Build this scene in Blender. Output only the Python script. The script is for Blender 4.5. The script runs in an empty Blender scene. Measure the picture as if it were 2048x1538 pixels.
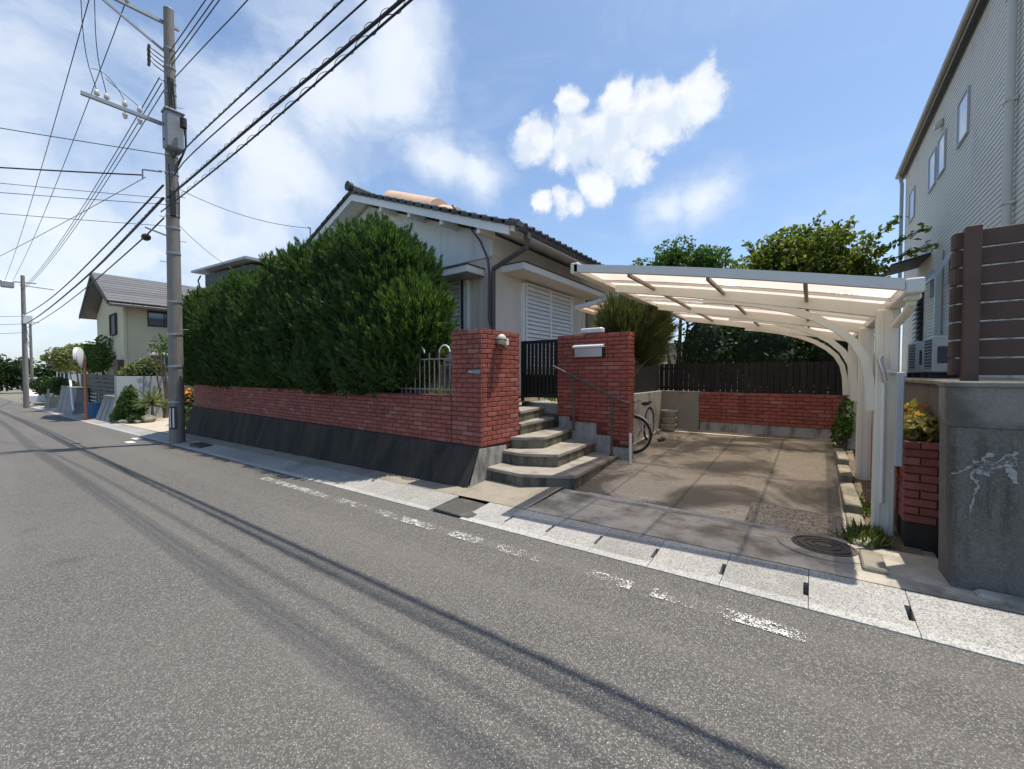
import bpy, math, random
import numpy as np
from mathutils import Vector, Matrix
random.seed(7); RNG = np.random.default_rng(11)
SC = bpy.context.scene
COL = SC.collection
R = math.radians

# ------------------------------------------------------------------ camera
cam_d = bpy.data.cameras.new('camera'); cam = bpy.data.objects.new('camera', cam_d); COL.objects.link(cam)
cam_d.sensor_width = 36.0; cam_d.lens = 804.0 / 2048.0 * 36.0
cam_d.clip_start = 0.05; cam_d.clip_end = 3000
cam.location = (0, 0, 1.55)
cam.rotation_euler = (R(90 - 1.425), 0, R(36.7675))
SC.camera = cam

# ------------------------------------------------------------------ sun and sky
SUN = Vector((0.18, 0.232, 1.0)).normalized()
sun_d = bpy.data.lights.new('sun', 'SUN'); sun_o = bpy.data.objects.new('sun', sun_d); COL.objects.link(sun_o)
sun_d.energy = 4.1; sun_d.angle = R(0.53); sun_d.color = (1.0, 0.93, 0.82)
sun_o.rotation_euler = SUN.to_track_quat('Z', 'Y').to_euler()
sun_o.location = (0, 0, 30)
EXPOSURE = 0.36
vs = SC.view_settings
vs.view_transform = 'Standard'; vs.look = 'None'; vs.exposure = EXPOSURE; vs.gamma = 1.0; vs.use_curve_mapping = False

W = bpy.data.worlds.new('World'); SC.world = W; W.use_nodes = True
nt = W.node_tree; nt.nodes.clear()
class NB:
    """tiny node builder"""
    def __init__(s, tree): s.t = tree
    def n(s, typ, **kw):
        o = s.t.nodes.new(typ)
        for k, v in kw.items(): setattr(o, k, v)
        return o
    def link(s, a, b): s.t.links.new(a, b)
    def val(s, sock, v):
        if hasattr(v, 'is_output'): s.t.links.new(v, sock)
        else: sock.default_value = v
    def math(s, op, a, b=0.0, c=0.0, clamp=False):
        o = s.n('ShaderNodeMath', operation=op); o.use_clamp = clamp
        s.val(o.inputs[0], a); s.val(o.inputs[1], b); s.val(o.inputs[2], c)
        return o.outputs[0]
    def vmath(s, op, a, b=(0, 0, 0), scale=1.0):
        o = s.n('ShaderNodeVectorMath', operation=op)
        s.val(o.inputs[0], a); s.val(o.inputs[1], b); s.val(o.inputs[3], scale)
        return o.outputs['Value'] if op in ('LENGTH', 'DISTANCE', 'DOT_PRODUCT') else o.outputs[0]
    def mix(s, f, a, b, blend='MIX'):
        o = s.n('ShaderNodeMix', data_type='RGBA', blend_type=blend)
        s.val(o.inputs[0], f); s.val(o.inputs[6], a); s.val(o.inputs[7], b)
        return o.outputs[2]
    def ramp(s, f, lo, hi, a=0.0, b=1.0, smooth=True):
        o = s.n('ShaderNodeMapRange'); o.interpolation_type = 'SMOOTHSTEP' if smooth else 'LINEAR'; o.clamp = True
        s.val(o.inputs[0], f); o.inputs[1].default_value = lo; o.inputs[2].default_value = hi
        o.inputs[3].default_value = a; o.inputs[4].default_value = b
        return o.outputs[0]
    def noise(s, vec, scale, detail=4.0, rough=0.55, dist=0.0, col=False):
        o = s.n('ShaderNodeTexNoise'); s.val(o.inputs['Vector'], vec)
        o.inputs['Scale'].default_value = scale; o.inputs['Detail'].default_value = detail
        o.inputs['Roughness'].default_value = rough; o.inputs['Distortion'].default_value = dist
        return o.outputs[1] if col else o.outputs[0]
    def voro(s, vec, scale, feature='F1', out='Distance', rnd=1.0):
        o = s.n('ShaderNodeTexVoronoi', feature=feature); s.val(o.inputs['Vector'], vec)
        o.inputs['Scale'].default_value = scale; o.inputs['Randomness'].default_value = rnd
        return o.outputs[out]
    def mapping(s, vec, scale=(1, 1, 1), rot=(0, 0, 0), loc=(0, 0, 0)):
        o = s.n('ShaderNodeMapping'); s.val(o.inputs[0], vec)
        o.inputs['Scale'].default_value = scale; o.inputs['Rotation'].default_value = rot; o.inputs['Location'].default_value = loc
        return o.outputs[0]

b = NB(nt)
sky = b.n('ShaderNodeTexSky', sky_type='NISHITA'); sky.sun_disc = False
sky.sun_elevation = math.asin(SUN.z); sky.sun_rotation = math.atan2(SUN.x, SUN.y)
sky.air_density = 1.0; sky.dust_density = 1.0; sky.ozone_density = 1.6; sky.altitude = 20
SKY_STRENGTH = 0.15
tc = b.n('ShaderNodeTexCoord'); D = tc.outputs['Generated']
sep = b.n('ShaderNodeSeparateXYZ'); b.link(D, sep.inputs[0]); DZ = sep.outputs[2]
# clouds: drifting masses given by their directions in the sky, broken up by noise
def off(vec, scale, amp, det=6.0):
    return b.vmath('SCALE', b.vmath('SUBTRACT', b.noise(vec, scale, det, 0.6, 0.0, True), (0.5, 0.5, 0.5)), scale=amp)
Dw = b.vmath('ADD', b.vmath('ADD', D, off(D, 4.5, 0.12)), off(D, 15.0, 0.040))
def blob(c, r, soft=1.0):
    c = Vector(c).normalized()
    d = b.vmath('DISTANCE', Dw, tuple(c))
    return b.ramp(d, r * 1.5, 0.0, 0.0, 1.0, False)
def fmax(l):
    o = l[0]
    for x in l[1:]: o = b.math('MAXIMUM', o, x)
    return o
CLOUD_BRIGHT = [((-0.481, 0.716, 0.506), 0.052, 1), ((-0.418, 0.765, 0.491), 0.07, 1), ((-0.335, 0.804, 0.491), 0.076, 1), ((-0.25, 0.826, 0.505), 0.068, 1), ((-0.187, 0.834, 0.519), 0.058, 1), ((-0.311, 0.841, 0.442), 0.056, 1), ((-0.384, 0.827, 0.41), 0.06, 1), ((-0.463, 0.802, 0.378), 0.044, 1), ((-0.516, 0.768, 0.38), 0.034, 1), ((-0.159, 0.813, 0.559), 0.024, 1), ((-0.328, 0.774, 0.543), 0.042, 1), ((-0.397, 0.735, 0.55), 0.036, 1)]
CLOUD_SOFT = [((-0.643, 0.478, 0.598), 0.15, 1), ((-0.745, 0.407, 0.528), 0.22, 1), ((-0.84, 0.298, 0.453), 0.26, 1), ((-0.84, 0.366, 0.4), 0.22, 1), ((-0.954, 0.103, 0.281), 0.36, 1.0), ((-0.944, 0.212, 0.253), 0.34, 1.0), ((-0.945, 0.034, 0.326), 0.26, 1.0), ((-0.193, 0.915, 0.354), 0.08, 1.0), ((-0.261, 0.902, 0.345), 0.075, 1.0), ((-0.609, 0.661, 0.438), 0.08, 1.0), ((-0.655, 0.6, 0.459), 0.07, 1), ((-0.989, 0.036, 0.145), 0.3, 1.0)]
mb = fmax([blob(c, r, s) for c, r, s in CLOUD_BRIGHT])
ms = fmax([blob(c, r, s) for c, r, s in CLOUD_SOFT])
fine = b.noise(Dw, 16.0, 9.0, 0.62)
mid = b.noise(b.mapping(Dw, (1.0, 1.0, 1.5)), 3.4, 9.0, 0.56, 0.3)
dens_b = b.ramp(b.math('ADD', mb, b.math('MULTIPLY', b.math('SUBTRACT', fine, 0.5), 0.75)), 0.20, 0.64)
dens_s = b.ramp(b.math('ADD', ms, b.math('MULTIPLY', b.math('SUBTRACT', mid, 0.5), 1.9)), 0.10, 1.0)
# thin high veil over the whole sky
veil = b.math('MULTIPLY', b.ramp(b.noise(b.mapping(D, (1.0, 1.6, 2.6), (0.2, 0.3, 0.5)), 3.0, 9.0, 0.65, 0.8), 0.46, 0.80), 0.30)
dens = b.math('MAXIMUM', b.math('MAXIMUM', b.math('MULTIPLY', dens_b, 0.95), b.math('MULTIPLY', dens_s, 0.80)), veil)
low = b.ramp(DZ, 0.0, 0.30, 0.30, 0.0)          # milky air near the horizon
dens = b.math('MAXIMUM', dens, low)
# sunlit tops and greyer undersides, from the slope of the cloud noise towards the sun
relief = b.math('SUBTRACT', b.noise(b.vmath('ADD', Dw, (0.006, 0.010, 0.040)), 8.0, 5.0, 0.5), b.noise(Dw, 8.0, 5.0, 0.5))
shade = b.ramp(b.math('ADD', relief, b.math('MULTIPLY', b.math('SUBTRACT', fine, 0.5), -0.05)), -0.06, 0.16)
ccol = b.mix(shade, (0.88, 0.90, 0.925, 1), (0.66, 0.745, 0.86, 1))
scol = b.mix(b.ramp(b.math('ADD', b.math('MULTIPLY', ms, 0.5), mid), 0.62, 1.10), (0.56, 0.67, 0.85, 1), (0.90, 0.94, 0.99, 1))
ccol = b.mix(b.ramp(b.math('SUBTRACT', dens_b, 0.15), 0.0, 0.4), scol, ccol)
skyc = b.vmath('SCALE', sky.outputs[0], scale=SKY_STRENGTH)
skyc = b.vmath('ADD', b.vmath('MULTIPLY', skyc, (0.87, 0.93, 0.97)), (0.01, 0.012, 0.01))
final = b.mix(dens, skyc, b.vmath('SCALE', ccol, scale=0.88))
bg = b.n('ShaderNodeBackground'); b.link(final, bg.inputs[0]); bg.inputs[1].default_value = 1.0
wo = b.n('ShaderNodeOutputWorld'); b.link(bg.outputs[0], wo.inputs[0])

SC.render.engine = 'CYCLES'
SC.cycles.use_denoising = True
SC.cycles.max_bounces = 8; SC.cycles.transparent_max_bounces = 24
SC.cycles.caustics_reflective = False; SC.cycles.caustics_refractive = False

# ------------------------------------------------------------------ helpers
def zroad(x):
    if x > 30: return 0.84
    if x > -45: return 0.028 * x
    if x > -160: return -1.26 + 0.022 * (x + 45)
    return -1.26 - 0.022 * 115

WL = {}          # world location of each parent
def link(o, parent=None, loc=None):
    COL.objects.link(o)
    if parent is not None: o.parent = parent
    return o
def tag(o, label=None, cat=None, group=None, kind=None):
    if label: o['label'] = label
    if cat: o['category'] = cat
    if group: o['group'] = group
    if kind: o['kind'] = kind
    return o
def thing(name, label, cat, loc=(0, 0, 0), group=None):
    o = bpy.data.objects.new(name, None); COL.objects.link(o); o.location = loc
    o.empty_display_size = 0.1
    WL[o] = Vector(loc)
    return tag(o, label, cat, group)

class MB:
    def __init__(s): s.v = []; s.f = []
    def add(s, vs, fs):
        n = len(s.v); s.v += [tuple(p) for p in vs]; s.f += [tuple(i + n for i in f) for f in fs]; return s
    def box(s, x0, x1, y0, y1, z0, z1):
        if x0 > x1: x0, x1 = x1, x0
        if y0 > y1: y0, y1 = y1, y0
        if z0 > z1: z0, z1 = z1, z0
        return s.add([(x0,y0,z0),(x1,y0,z0),(x1,y1,z0),(x0,y1,z0),(x0,y0,z1),(x1,y0,z1),(x1,y1,z1),(x0,y1,z1)],
              [(3,2,1,0),(4,5,6,7),(0,1,5,4),(1,2,6,5),(2,3,7,6),(3,0,4,7)])
    def bbox(s, x0, x1, y0, y1, z0, z1, c=0.01):
        """box with chamfered vertical and horizontal edges"""
        if x0 > x1: x0, x1 = x1, x0
        if y0 > y1: y0, y1 = y1, y0
        if z0 > z1: z0, z1 = z1, z0
        c = min(c, (x1-x0)*.3, (y1-y0)*.3, (z1-z0)*.3)
        def ring(z, i):
            return [(x0+i+c,y0+i,z),(x1-i-c,y0+i,z),(x1-i,y0+i+c,z),(x1-i,y1-i-c,z),(x1-i-c,y1-i,z),(x0+i+c,y1-i,z),(x0+i,y1-i-c,z),(x0+i,y0+i+c,z)]
        vs = ring(z0, c*.7) + ring(z0+c, 0) + ring(z1-c, 0) + ring(z1, c*.7)
        fs = [tuple(range(7,-1,-1)), tuple(range(24,32))]
        for k in range(3):
            for i in range(8):
                j = (i+1) % 8; fs.append((k*8+i, k*8+j, k*8+8+j, k*8+8+i))
        return s.add(vs, fs)
    def bar(s, p, q, w, h=None, up=(0,0,1)):
        """rectangular bar from p to q, w wide, h high"""
        h = h or w; p = Vector(p); q = Vector(q); d = (q-p).normalized(); up = Vector(up)
        if abs(d.dot(up)) > 0.98: up = Vector((0,1,0))
        r = d.cross(up).normalized(); u = r.cross(d).normalized()
        vs = []
        for c in (p, q):
            for a, e in ((-1,-1),(1,-1),(1,1),(-1,1)): vs.append(c + r*(a*w/2) + u*(e*h/2))
        return s.add(vs, [(0,1,2,3),(7,6,5,4),(0,4,5,1),(1,5,6,2),(2,6,7,3),(3,7,4,0)])
    def tube(s, pts, r, n=8, cap=True, r1=None):
        pts = [Vector(p) for p in pts]; m = len(pts)
        rs = r if isinstance(r, (list, tuple)) else [r + ((r1 if r1 is not None else r) - r) * i / max(1, m-1) for i in range(m)]
        base = len(s.v); ref = None
        for i, p in enumerate(pts):
            d = (pts[min(i+1, m-1)] - pts[max(i-1, 0)]).normalized()
            if ref is None:
                ref = Vector((0,0,1)) if abs(d.z) < 0.9 else Vector((0,1,0))
            a = d.cross(ref)
            if a.length < 1e-5: a = d.cross(Vector((1,0,0)))
            a.normalize(); c = a.cross(d).normalized(); ref = c
            for k in range(n):
                t = 2*math.pi*k/n; s.v.append(tuple(p + (a*math.cos(t) + c*math.sin(t))*rs[i]))
        for i in range(m-1):
            for k in range(n):
                j = (k+1) % n
                s.f.append((base+i*n+k, base+i*n+j, base+(i+1)*n+j, base+(i+1)*n+k))
        if cap:
            s.f.append(tuple(base+k for k in reversed(range(n)))); s.f.append(tuple(base+(m-1)*n+k for k in range(n)))
        return s
    def prism(s, poly, z0, z1):
        """vertical prism of an xy polygon (counter-clockwise); z0/z1 number or function of (x,y)"""
        f0 = z0 if callable(z0) else (lambda x, y: z0); f1 = z1 if callable(z1) else (lambda x, y: z1)
        n = len(poly)
        vs = [(x,y,f0(x,y)) for x,y in poly] + [(x,y,f1(x,y)) for x,y in poly]
        fs = [tuple(reversed(range(n))), tuple(range(n,2*n))] + [(i,(i+1)%n,n+(i+1)%n,n+i) for i in range(n)]
        return s.add(vs, fs)
    def extrude(s, poly, vec):
        """solid from a planar 3-d polygon pushed along vec"""
        n = len(poly); v = Vector(vec); P = [Vector(p) for p in poly]
        fs = [tuple(reversed(range(n))), tuple(range(n,2*n))] + [(i,(i+1)%n,n+(i+1)%n,n+i) for i in range(n)]
        return s.add(P + [p+v for p in P], fs)
    def lathe(s, prof, c, n=24, axis='z'):
        base = len(s.v); m = len(prof)
        for r, h in prof:
            for k in range(n):
                t = 2*math.pi*k/n; a, e = r*math.cos(t), r*math.sin(t)
                p = (a, e, h) if axis == 'z' else ((a, h, e) if axis == 'y' else (h, a, e))
                s.v.append((c[0]+p[0], c[1]+p[1], c[2]+p[2]))
        for i in range(m-1):
            for k in range(n):
                j = (k+1) % n; s.f.append((base+i*n+k, base+i*n+j, base+(i+1)*n+j, base+(i+1)*n+k))
        s.f.append(tuple(base+k for k in reversed(range(n)))); s.f.append(tuple(base+(m-1)*n+k for k in range(n)))
        return s
    def sphere(s, c, r, n=12, m=7, sq=(1,1,1)):
        prof = []
        for i in range(m+1):
            t = -math.pi/2 + math.pi*i/m; prof.append((max(1e-4, r*math.cos(t)), r*math.sin(t)))
        b0 = len(s.v); s.lathe(prof, (0,0,0), n)
        for i in range(b0, len(s.v)):
            x,y,z = s.v[i]; s.v[i] = (c[0]+x*sq[0], c[1]+y*sq[1], c[2]+z*sq[2])
        return s
    def build(s, name, mat, parent=None, smooth=False, loc=None):
        off = WL[parent] if parent is not None else (Vector(loc) if loc is not None else Vector((0,0,0)))
        me = bpy.data.meshes.new(name)
        me.from_pydata([(x-off.x, y-off.y, z-off.z) for x,y,z in s.v], [], s.f)
        if smooth:
            me.polygons.foreach_set('use_smooth', [True]*len(me.polygons))
            try: me.set_sharp_from_angle(angle=R(38))
            except Exception: pass
        me.update(); fix_normals(me)
        o = bpy.data.objects.new(name, me); COL.objects.link(o)
        if mat is not None: me.materials.append(mat)
        if parent is not None: o.parent = parent
        elif loc is not None: o.location = loc
        WL[o] = Vector(off)
        return o
import bmesh
def fix_normals(me):
    if len(me.polygons) > 60000: return
    bm = bmesh.new(); bm.from_mesh(me); bmesh.ops.recalc_face_normals(bm, faces=bm.faces); bm.to_mesh(me); bm.free()

def np_mesh(name, V, F, mat, parent=None, loc=None):
    """fast triangle/quad mesh from arrays"""
    off = WL[parent] if parent is not None else (Vector(loc) if loc is not None else Vector((0,0,0)))
    V = np.asarray(V, dtype=np.float32) - np.array(off, dtype=np.float32); F = np.asarray(F, dtype=np.int32)
    me = bpy.data.meshes.new(name); k = F.shape[1]
    me.vertices.add(len(V)); me.vertices.foreach_set('co', V.ravel())
    me.loops.add(F.size); me.loops.foreach_set('vertex_index', F.ravel())
    me.polygons.add(len(F)); me.polygons.foreach_set('loop_start', np.arange(0, F.size, k, dtype=np.int32))
    me.update(calc_edges=True)
    if mat is not None: me.materials.append(mat)
    o = bpy.data.objects.new(name, me); COL.objects.link(o)
    if parent is not None: o.parent = parent
    elif loc is not None: o.location = loc
    WL[o] = Vector(off)
    return o

# ------------------------------------------------------------------ materials
def c4(c): return (c[0], c[1], c[2], 1.0)
def new_mat(name):
    m = bpy.data.materials.new(name); m.use_nodes = True; t = m.node_tree; t.nodes.clear(); nb = NB(t)
    out = nb.n('ShaderNodeOutputMaterial'); p = nb.n('ShaderNodeBsdfPrincipled'); nb.link(p.outputs[0], out.inputs[0])
    return m, nb, p, out
def bump(nb, p, h, strength=0.3, dist=0.01):
    o = nb.n('ShaderNodeBump'); o.inputs['Strength'].default_value = strength; o.inputs['Distance'].default_value = dist
    nb.val(o.inputs['Height'], h); nb.link(o.outputs[0], p.inputs['Normal'])
def mat(name, base, rough=0.8, var=0.15, scale=5.0, bmp=0.0, bscale=60.0, metal=0.0, rand=0.0, island=0.0,
        stain=None, stain_amt=0.0, stain_scale=1.5, stretch=(1, 1, 1), spec=0.4, dust=None, dust_amt=0.0):
    m, nb, p, out = new_mat(name)
    tcn = nb.n('ShaderNodeTexCoord'); ob = tcn.outputs['Object']
    gi = nb.n('ShaderNodeNewGeometry').outputs['Position']
    n1 = nb.noise(gi, scale, 6.0, 0.6)
    col = nb.mix(n1, c4([x*(1-var) for x in base]), c4([min(1, x*(1+var)) for x in base]))
    if stain:
        n2 = nb.noise(nb.mapping(gi, stretch), stain_scale, 7.0, 0.62)
        f = nb.ramp(n2, 0.62 - 0.35*stain_amt, 0.80 - 0.25*stain_amt)
        col = nb.mix(nb.math('MULTIPLY', f, min(1.0, 0.35 + stain_amt*0.65)), col, c4(stain))
    if dust:
        n3 = nb.noise(gi, 0.9, 5.0, 0.6)
        col = nb.mix(nb.math('MULTIPLY', nb.ramp(n3, 0.4, 0.75), dust_amt), col, c4(dust))
    if bmp >= 0.3:
        gn = nb.noise(gi, 130.0, 3.0, 0.7)
        col = nb.mix(1.0, col, nb.vmath('SCALE', (1, 1, 1), scale=nb.ramp(gn, 0.30, 0.70, 0.74, 1.24, False)), 'MULTIPLY')
    if rand or island:
        oi = nb.n('ShaderNodeObjectInfo').outputs['Random']
        ri = nb.n('ShaderNodeNewGeometry').outputs['Random Per Island']
        r = nb.math('FRACT', nb.math('ADD', oi, ri))
        col = nb.mix(1.0, col, nb.vmath('SCALE', (1, 1, 1), scale=nb.ramp(r, 0, 1, 1 - max(rand, island), 1 + max(rand, island), False)), 'MULTIPLY')
    nb.link(col, p.inputs['Base Color'])
    p.inputs['Metallic'].default_value = metal
    p.inputs['Specular IOR Level'].default_value = spec
    nb.val(p.inputs['Roughness'], nb.ramp(nb.noise(gi, scale*2.3, 4.0), 0.25, 0.75, max(0.04, rough-0.08), min(1, rough+0.08)))
    if bmp: bump(nb, p, nb.noise(gi, bscale, 5.0, 0.6), bmp)
    return m
M = {}
# asphalt: fine dark binder with pale chips, tyre-polished bands and dirt
m, nb, p, out = new_mat('asphalt'); g = nb.n('ShaderNodeNewGeometry').outputs['Position']
v1 = nb.n('ShaderNodeTexVoronoi', feature='F1'); nb.link(g, v1.inputs['Vector']); v1.inputs['Scale'].default_value = 150
cell = nb.n('ShaderNodeSeparateColor'); nb.link(v1.outputs['Color'], cell.inputs[0])
chip = nb.ramp(cell.outputs[0], 0.30, 1.0, 0.0, 1.0, False)
col = nb.mix(nb.math('POWER', chip, 1.7), (0.082, 0.078, 0.072, 1), (0.255, 0.243, 0.222, 1))
white = nb.math('MULTIPLY', nb.ramp(cell.outputs[1], 0.93, 0.97), nb.ramp(v1.outputs['Distance'], 0.55, 0.30))
col = nb.mix(nb.math('MULTIPLY', white, 0.85), col, (0.56, 0.54, 0.50, 1))
gap = nb.ramp(v1.outputs['Distance'], 0.45, 0.85)
col = nb.mix(nb.math('MULTIPLY', gap, 0.45), col, (0.048, 0.046, 0.044, 1))
big = nb.noise(g, 0.35, 5.0, 0.6); mid_ = nb.noise(g, 2.6, 6.0, 0.65)
col = nb.mix(nb.ramp(big, 0.35, 0.70, 0.0, 0.30), col, (0.165, 0.150, 0.132, 1))
col = nb.mix(nb.ramp(mid_, 0.52, 0.80, 0.0, 0.20), col, (0.075, 0.072, 0.070, 1))
band = nb.noise(nb.mapping(g, (0.05, 1.6, 1.0)), 1.0, 3.0)
col = nb.mix(nb.ramp(band, 0.45, 0.65, 0.0, 0.22), col, (0.20, 0.185, 0.165, 1))
oil = nb.math('MULTIPLY', nb.ramp(nb.noise(g, 1.15, 3.0, 0.5), 0.66, 0.74), 0.35)
col = nb.mix(oil, col, (0.055, 0.052, 0.050, 1))
nb.link(col, p.inputs['Base Color']); p.inputs['Roughness'].default_value = 0.85; p.inputs['Specular IOR Level'].default_value = 0.35
bump(nb, p, nb.math('SUBTRACT', 1.0, v1.outputs['Distance']), 0.55, 0.006)
M['asphalt'] = m
# pale exposed gutter concrete
def speckle(name, dark, light, chips, scale, dirt, dirt_amt, rough=0.9, bstr=0.5):
    m, nb, p, out = new_mat(name); g = nb.n('ShaderNodeNewGeometry').outputs['Position']
    v1 = nb.n('ShaderNodeTexVoronoi', feature='F1'); nb.link(g, v1.inputs['Vector']); v1.inputs['Scale'].default_value = scale
    cell = nb.n('ShaderNodeSeparateColor'); nb.link(v1.outputs['Color'], cell.inputs[0])
    col = nb.mix(nb.ramp(cell.outputs[0], 0.12, 0.62, 0, 1, False), c4(dark), c4(light))
    col = nb.mix(nb.ramp(nb.noise(g, 1.1, 6.0, 0.65), 0.42, 0.72, 0.0, dirt_amt), col, c4(dirt))
    col = nb.mix(nb.ramp(nb.noise(g, 9.0, 5.0, 0.6), 0.5, 0.8, 0.0, dirt_amt*0.8), col, c4(dirt))
    oi = nb.n('ShaderNodeObjectInfo').outputs['Random']
    col = nb.mix(1.0, col, nb.vmath('SCALE', (1, 1, 1), scale=nb.ramp(oi, 0, 1, 0.86, 1.06, False)), 'MULTIPLY')
    nb.link(col, p.inputs['Base Color']); p.inputs['Roughness'].default_value = rough
    bump(nb, p, nb.math('ADD', nb.math('SUBTRACT', 1.0, v1.outputs['Distance']), nb.noise(g, 20.0)), bstr, 0.006)
    return m
M['gutter'] = speckle('gutter_concrete', (0.20, 0.195, 0.18), (0.45, 0.435, 0.40), 1, 140, (0.22, 0.21, 0.19), 0.55)
M['edge'] = speckle('gutter_lip', (0.28, 0.27, 0.25), (0.54, 0.525, 0.49), 1, 120, (0.30, 0.29, 0.27), 0.40)
M['exposed'] = speckle('exposed_aggregate', (0.09, 0.08, 0.065), (0.36, 0.32, 0.26), 1, 85, (0.10, 0.09, 0.07), 0.6)
# worn white road paint
m, nb, p, out = new_mat('worn_paint'); g = nb.n('ShaderNodeNewGeometry').outputs['Position']
v1 = nb.n('ShaderNodeTexVoronoi', feature='F1'); nb.link(g, v1.inputs['Vector']); v1.inputs['Scale'].default_value = 150
cell = nb.n('ShaderNodeSeparateColor'); nb.link(v1.outputs['Color'], cell.inputs[0])
keepn = nb.math('MULTIPLY', nb.ramp(nb.noise(g, 2.4, 4.0, 0.6), 0.42, 0.66, 0.12, 1.0), nb.ramp(nb.noise(g, 17.0, 5.0, 0.65), 0.30, 0.62))
f = nb.ramp(nb.math('SUBTRACT', nb.math('MULTIPLY', keepn, 0.70), cell.outputs[2]), 0.0, 0.10)
p.inputs['Base Color'].default_value = (0.68, 0.67, 0.64, 1); p.inputs['Roughness'].default_value = 0.8
tr = nb.n('ShaderNodeBsdfTransparent'); mx = nb.n('ShaderNodeMixShader'); nb.link(f, mx.inputs[0]); nb.link(tr.outputs[0], mx.inputs[1]); nb.link(p.outputs[0], mx.inputs[2]); nb.link(mx.outputs[0], out.inputs[0])
M['worn_paint'] = m
M['white_paint'] = mat('road_paint', (0.72, 0.71, 0.68), 0.75, 0.12, 9)
# driveway slab: warm cement with mossy and oily dirt
m, nb, p, out = new_mat('slab_concrete'); g = nb.n('ShaderNodeNewGeometry').outputs['Position']
n1 = nb.noise(g, 0.75, 8.0, 0.62, 0.8); n2 = nb.noise(nb.mapping(g, (1, 1, 1), (0, 0, 0.4)), 2.4, 8.0, 0.68); n3 = nb.noise(g, 38.0, 4.0, 0.6)
col = nb.mix(n2, (0.36, 0.315, 0.235, 1), (0.62, 0.555, 0.44, 1))
col = nb.mix(nb.ramp(n1, 0.42, 0.60, 0.0, 0.90), col, (0.090, 0.082, 0.062, 1))
col = nb.mix(nb.ramp(n2, 0.55, 0.75, 0.0, 0.55), col, (0.13, 0.115, 0.085, 1))
col = nb.mix(nb.ramp(n3, 0.35, 0.7, 0.0, 0.30), col, (0.10, 0.09, 0.07, 1))
col = nb.mix(1.0, col, nb.vmath('SCALE', (1, 1, 1), scale=nb.ramp(nb.noise(g, 120.0, 3.0, 0.7), 0.30, 0.70, 0.78, 1.20, False)), 'MULTIPLY')
vc = nb.voro(nb.vmath('ADD', g, nb.vmath('SCALE', nb.noise(g, 3.0, 4.0, 0.6, 0, True), scale=0.5)), 0.55, 'DISTANCE_TO_EDGE')
col = nb.mix(nb.ramp(vc, 0.007, 0.002, 0.0, 0.30), col, (0.05, 0.045, 0.035, 1))
nb.link(col, p.inputs['Base Color']); p.inputs['Roughness'].default_value = 0.9; bump(nb, p, nb.math('ADD', n3, n2), 0.25, 0.01)
M['slab'] = m
M['apron'] = mat('apron_concrete', (0.44, 0.40, 0.33), 0.92, 0.30, 3.0, 0.5, 55, stain=(0.105, 0.095, 0.070), stain_amt=0.62, stain_scale=2.3)
M['landing'] = mat('landing_concrete', (0.29, 0.255, 0.20), 0.92, 0.25, 4.0, 0.35, 60, stain=(0.15, 0.13, 0.10), stain_amt=0.4, stain_scale=2.2)
M['tan_concrete'] = mat('tan_concrete', (0.50, 0.44, 0.34), 0.9, 0.15, 2.0, 0.2, 40, stain=(0.30, 0.26, 0.20), stain_amt=0.35)
# stained battered retaining wall: dark algae with vertical streaks
m, nb, p, out = new_mat('algae_concrete'); g = nb.n('ShaderNodeNewGeometry').outputs['Position']
s1 = nb.noise(nb.mapping(g, (3.2, 3.2, 0.35)), 1.0, 7.0, 0.65); s2 = nb.noise(g, 1.3, 6.0, 0.6); s3 = nb.noise(g, 45, 4.0)
col = nb.mix(nb.ramp(s1, 0.35, 0.68), (0.018, 0.0165, 0.014, 1), (0.052, 0.042, 0.030, 1))
col = nb.mix(nb.ramp(s2, 0.5, 0.75, 0, 0.55), col, (0.038, 0.040, 0.025, 1))
col = nb.mix(nb.ramp(nb.noise(g, 12, 6.0, 0.7), 0.66, 0.78, 0, 0.7), col, (0.21, 0.19, 0.16, 1))
nb.link(col, p.inputs['Base Color']); p.inputs['Roughness'].default_value = 0.93; bump(nb, p, nb.math('ADD', s3, s1), 0.5, 0.012)
M['algae'] = m
m, nb, p, out = new_mat('old_grey_concrete'); g = nb.n('ShaderNodeNewGeometry').outputs['Position']
s1 = nb.noise(nb.mapping(g, (7.0, 7.0, 0.7)), 1.0, 8.0, 0.68); s2 = nb.noise(g, 2.1, 8.0, 0.66); s3 = nb.noise(g, 55, 5.0, 0.7); s4 = nb.noise(g, 9.0, 6.0, 0.7)
col = nb.mix(s2, (0.095, 0.089, 0.078, 1), (0.215, 0.202, 0.176, 1))
col = nb.mix(nb.ramp(s1, 0.46, 0.66, 0, 0.78), col, (0.048, 0.045, 0.040, 1))
col = nb.mix(nb.ramp(s4, 0.50, 0.72, 0, 0.55), col, (0.085, 0.080, 0.070, 1))
col = nb.mix(nb.ramp(s3, 0.45, 0.70, 0, 0.35), col, (0.27, 0.255, 0.225, 1))
nb.link(col, p.inputs['Base Color']); p.inputs['Roughness'].default_value = 0.94; col = nb.mix(1.0, col, nb.vmath('SCALE', (1, 1, 1), scale=nb.ramp(nb.noise(g, 120.0, 3.0, 0.7), 0.30, 0.70, 0.65, 1.30, False)), 'MULTIPLY'); nb.link(col, p.inputs['Base Color'])
bump(nb, p, nb.math('ADD', s3, s4), 0.8, 0.012)
M['grey_wall'] = m
M['grey_wall_pale'] = mat('grey_concrete_band', (0.235, 0.222, 0.195), 0.92, 0.25, 3.0, 0.5, 50, stain=(0.060, 0.057, 0.050), stain_amt=0.60, stain_scale=2.2)
M['patch'] = mat('crack_filler', (0.34, 0.33, 0.315), 0.9, 0.15, 14, 0.4, 90)
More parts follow.
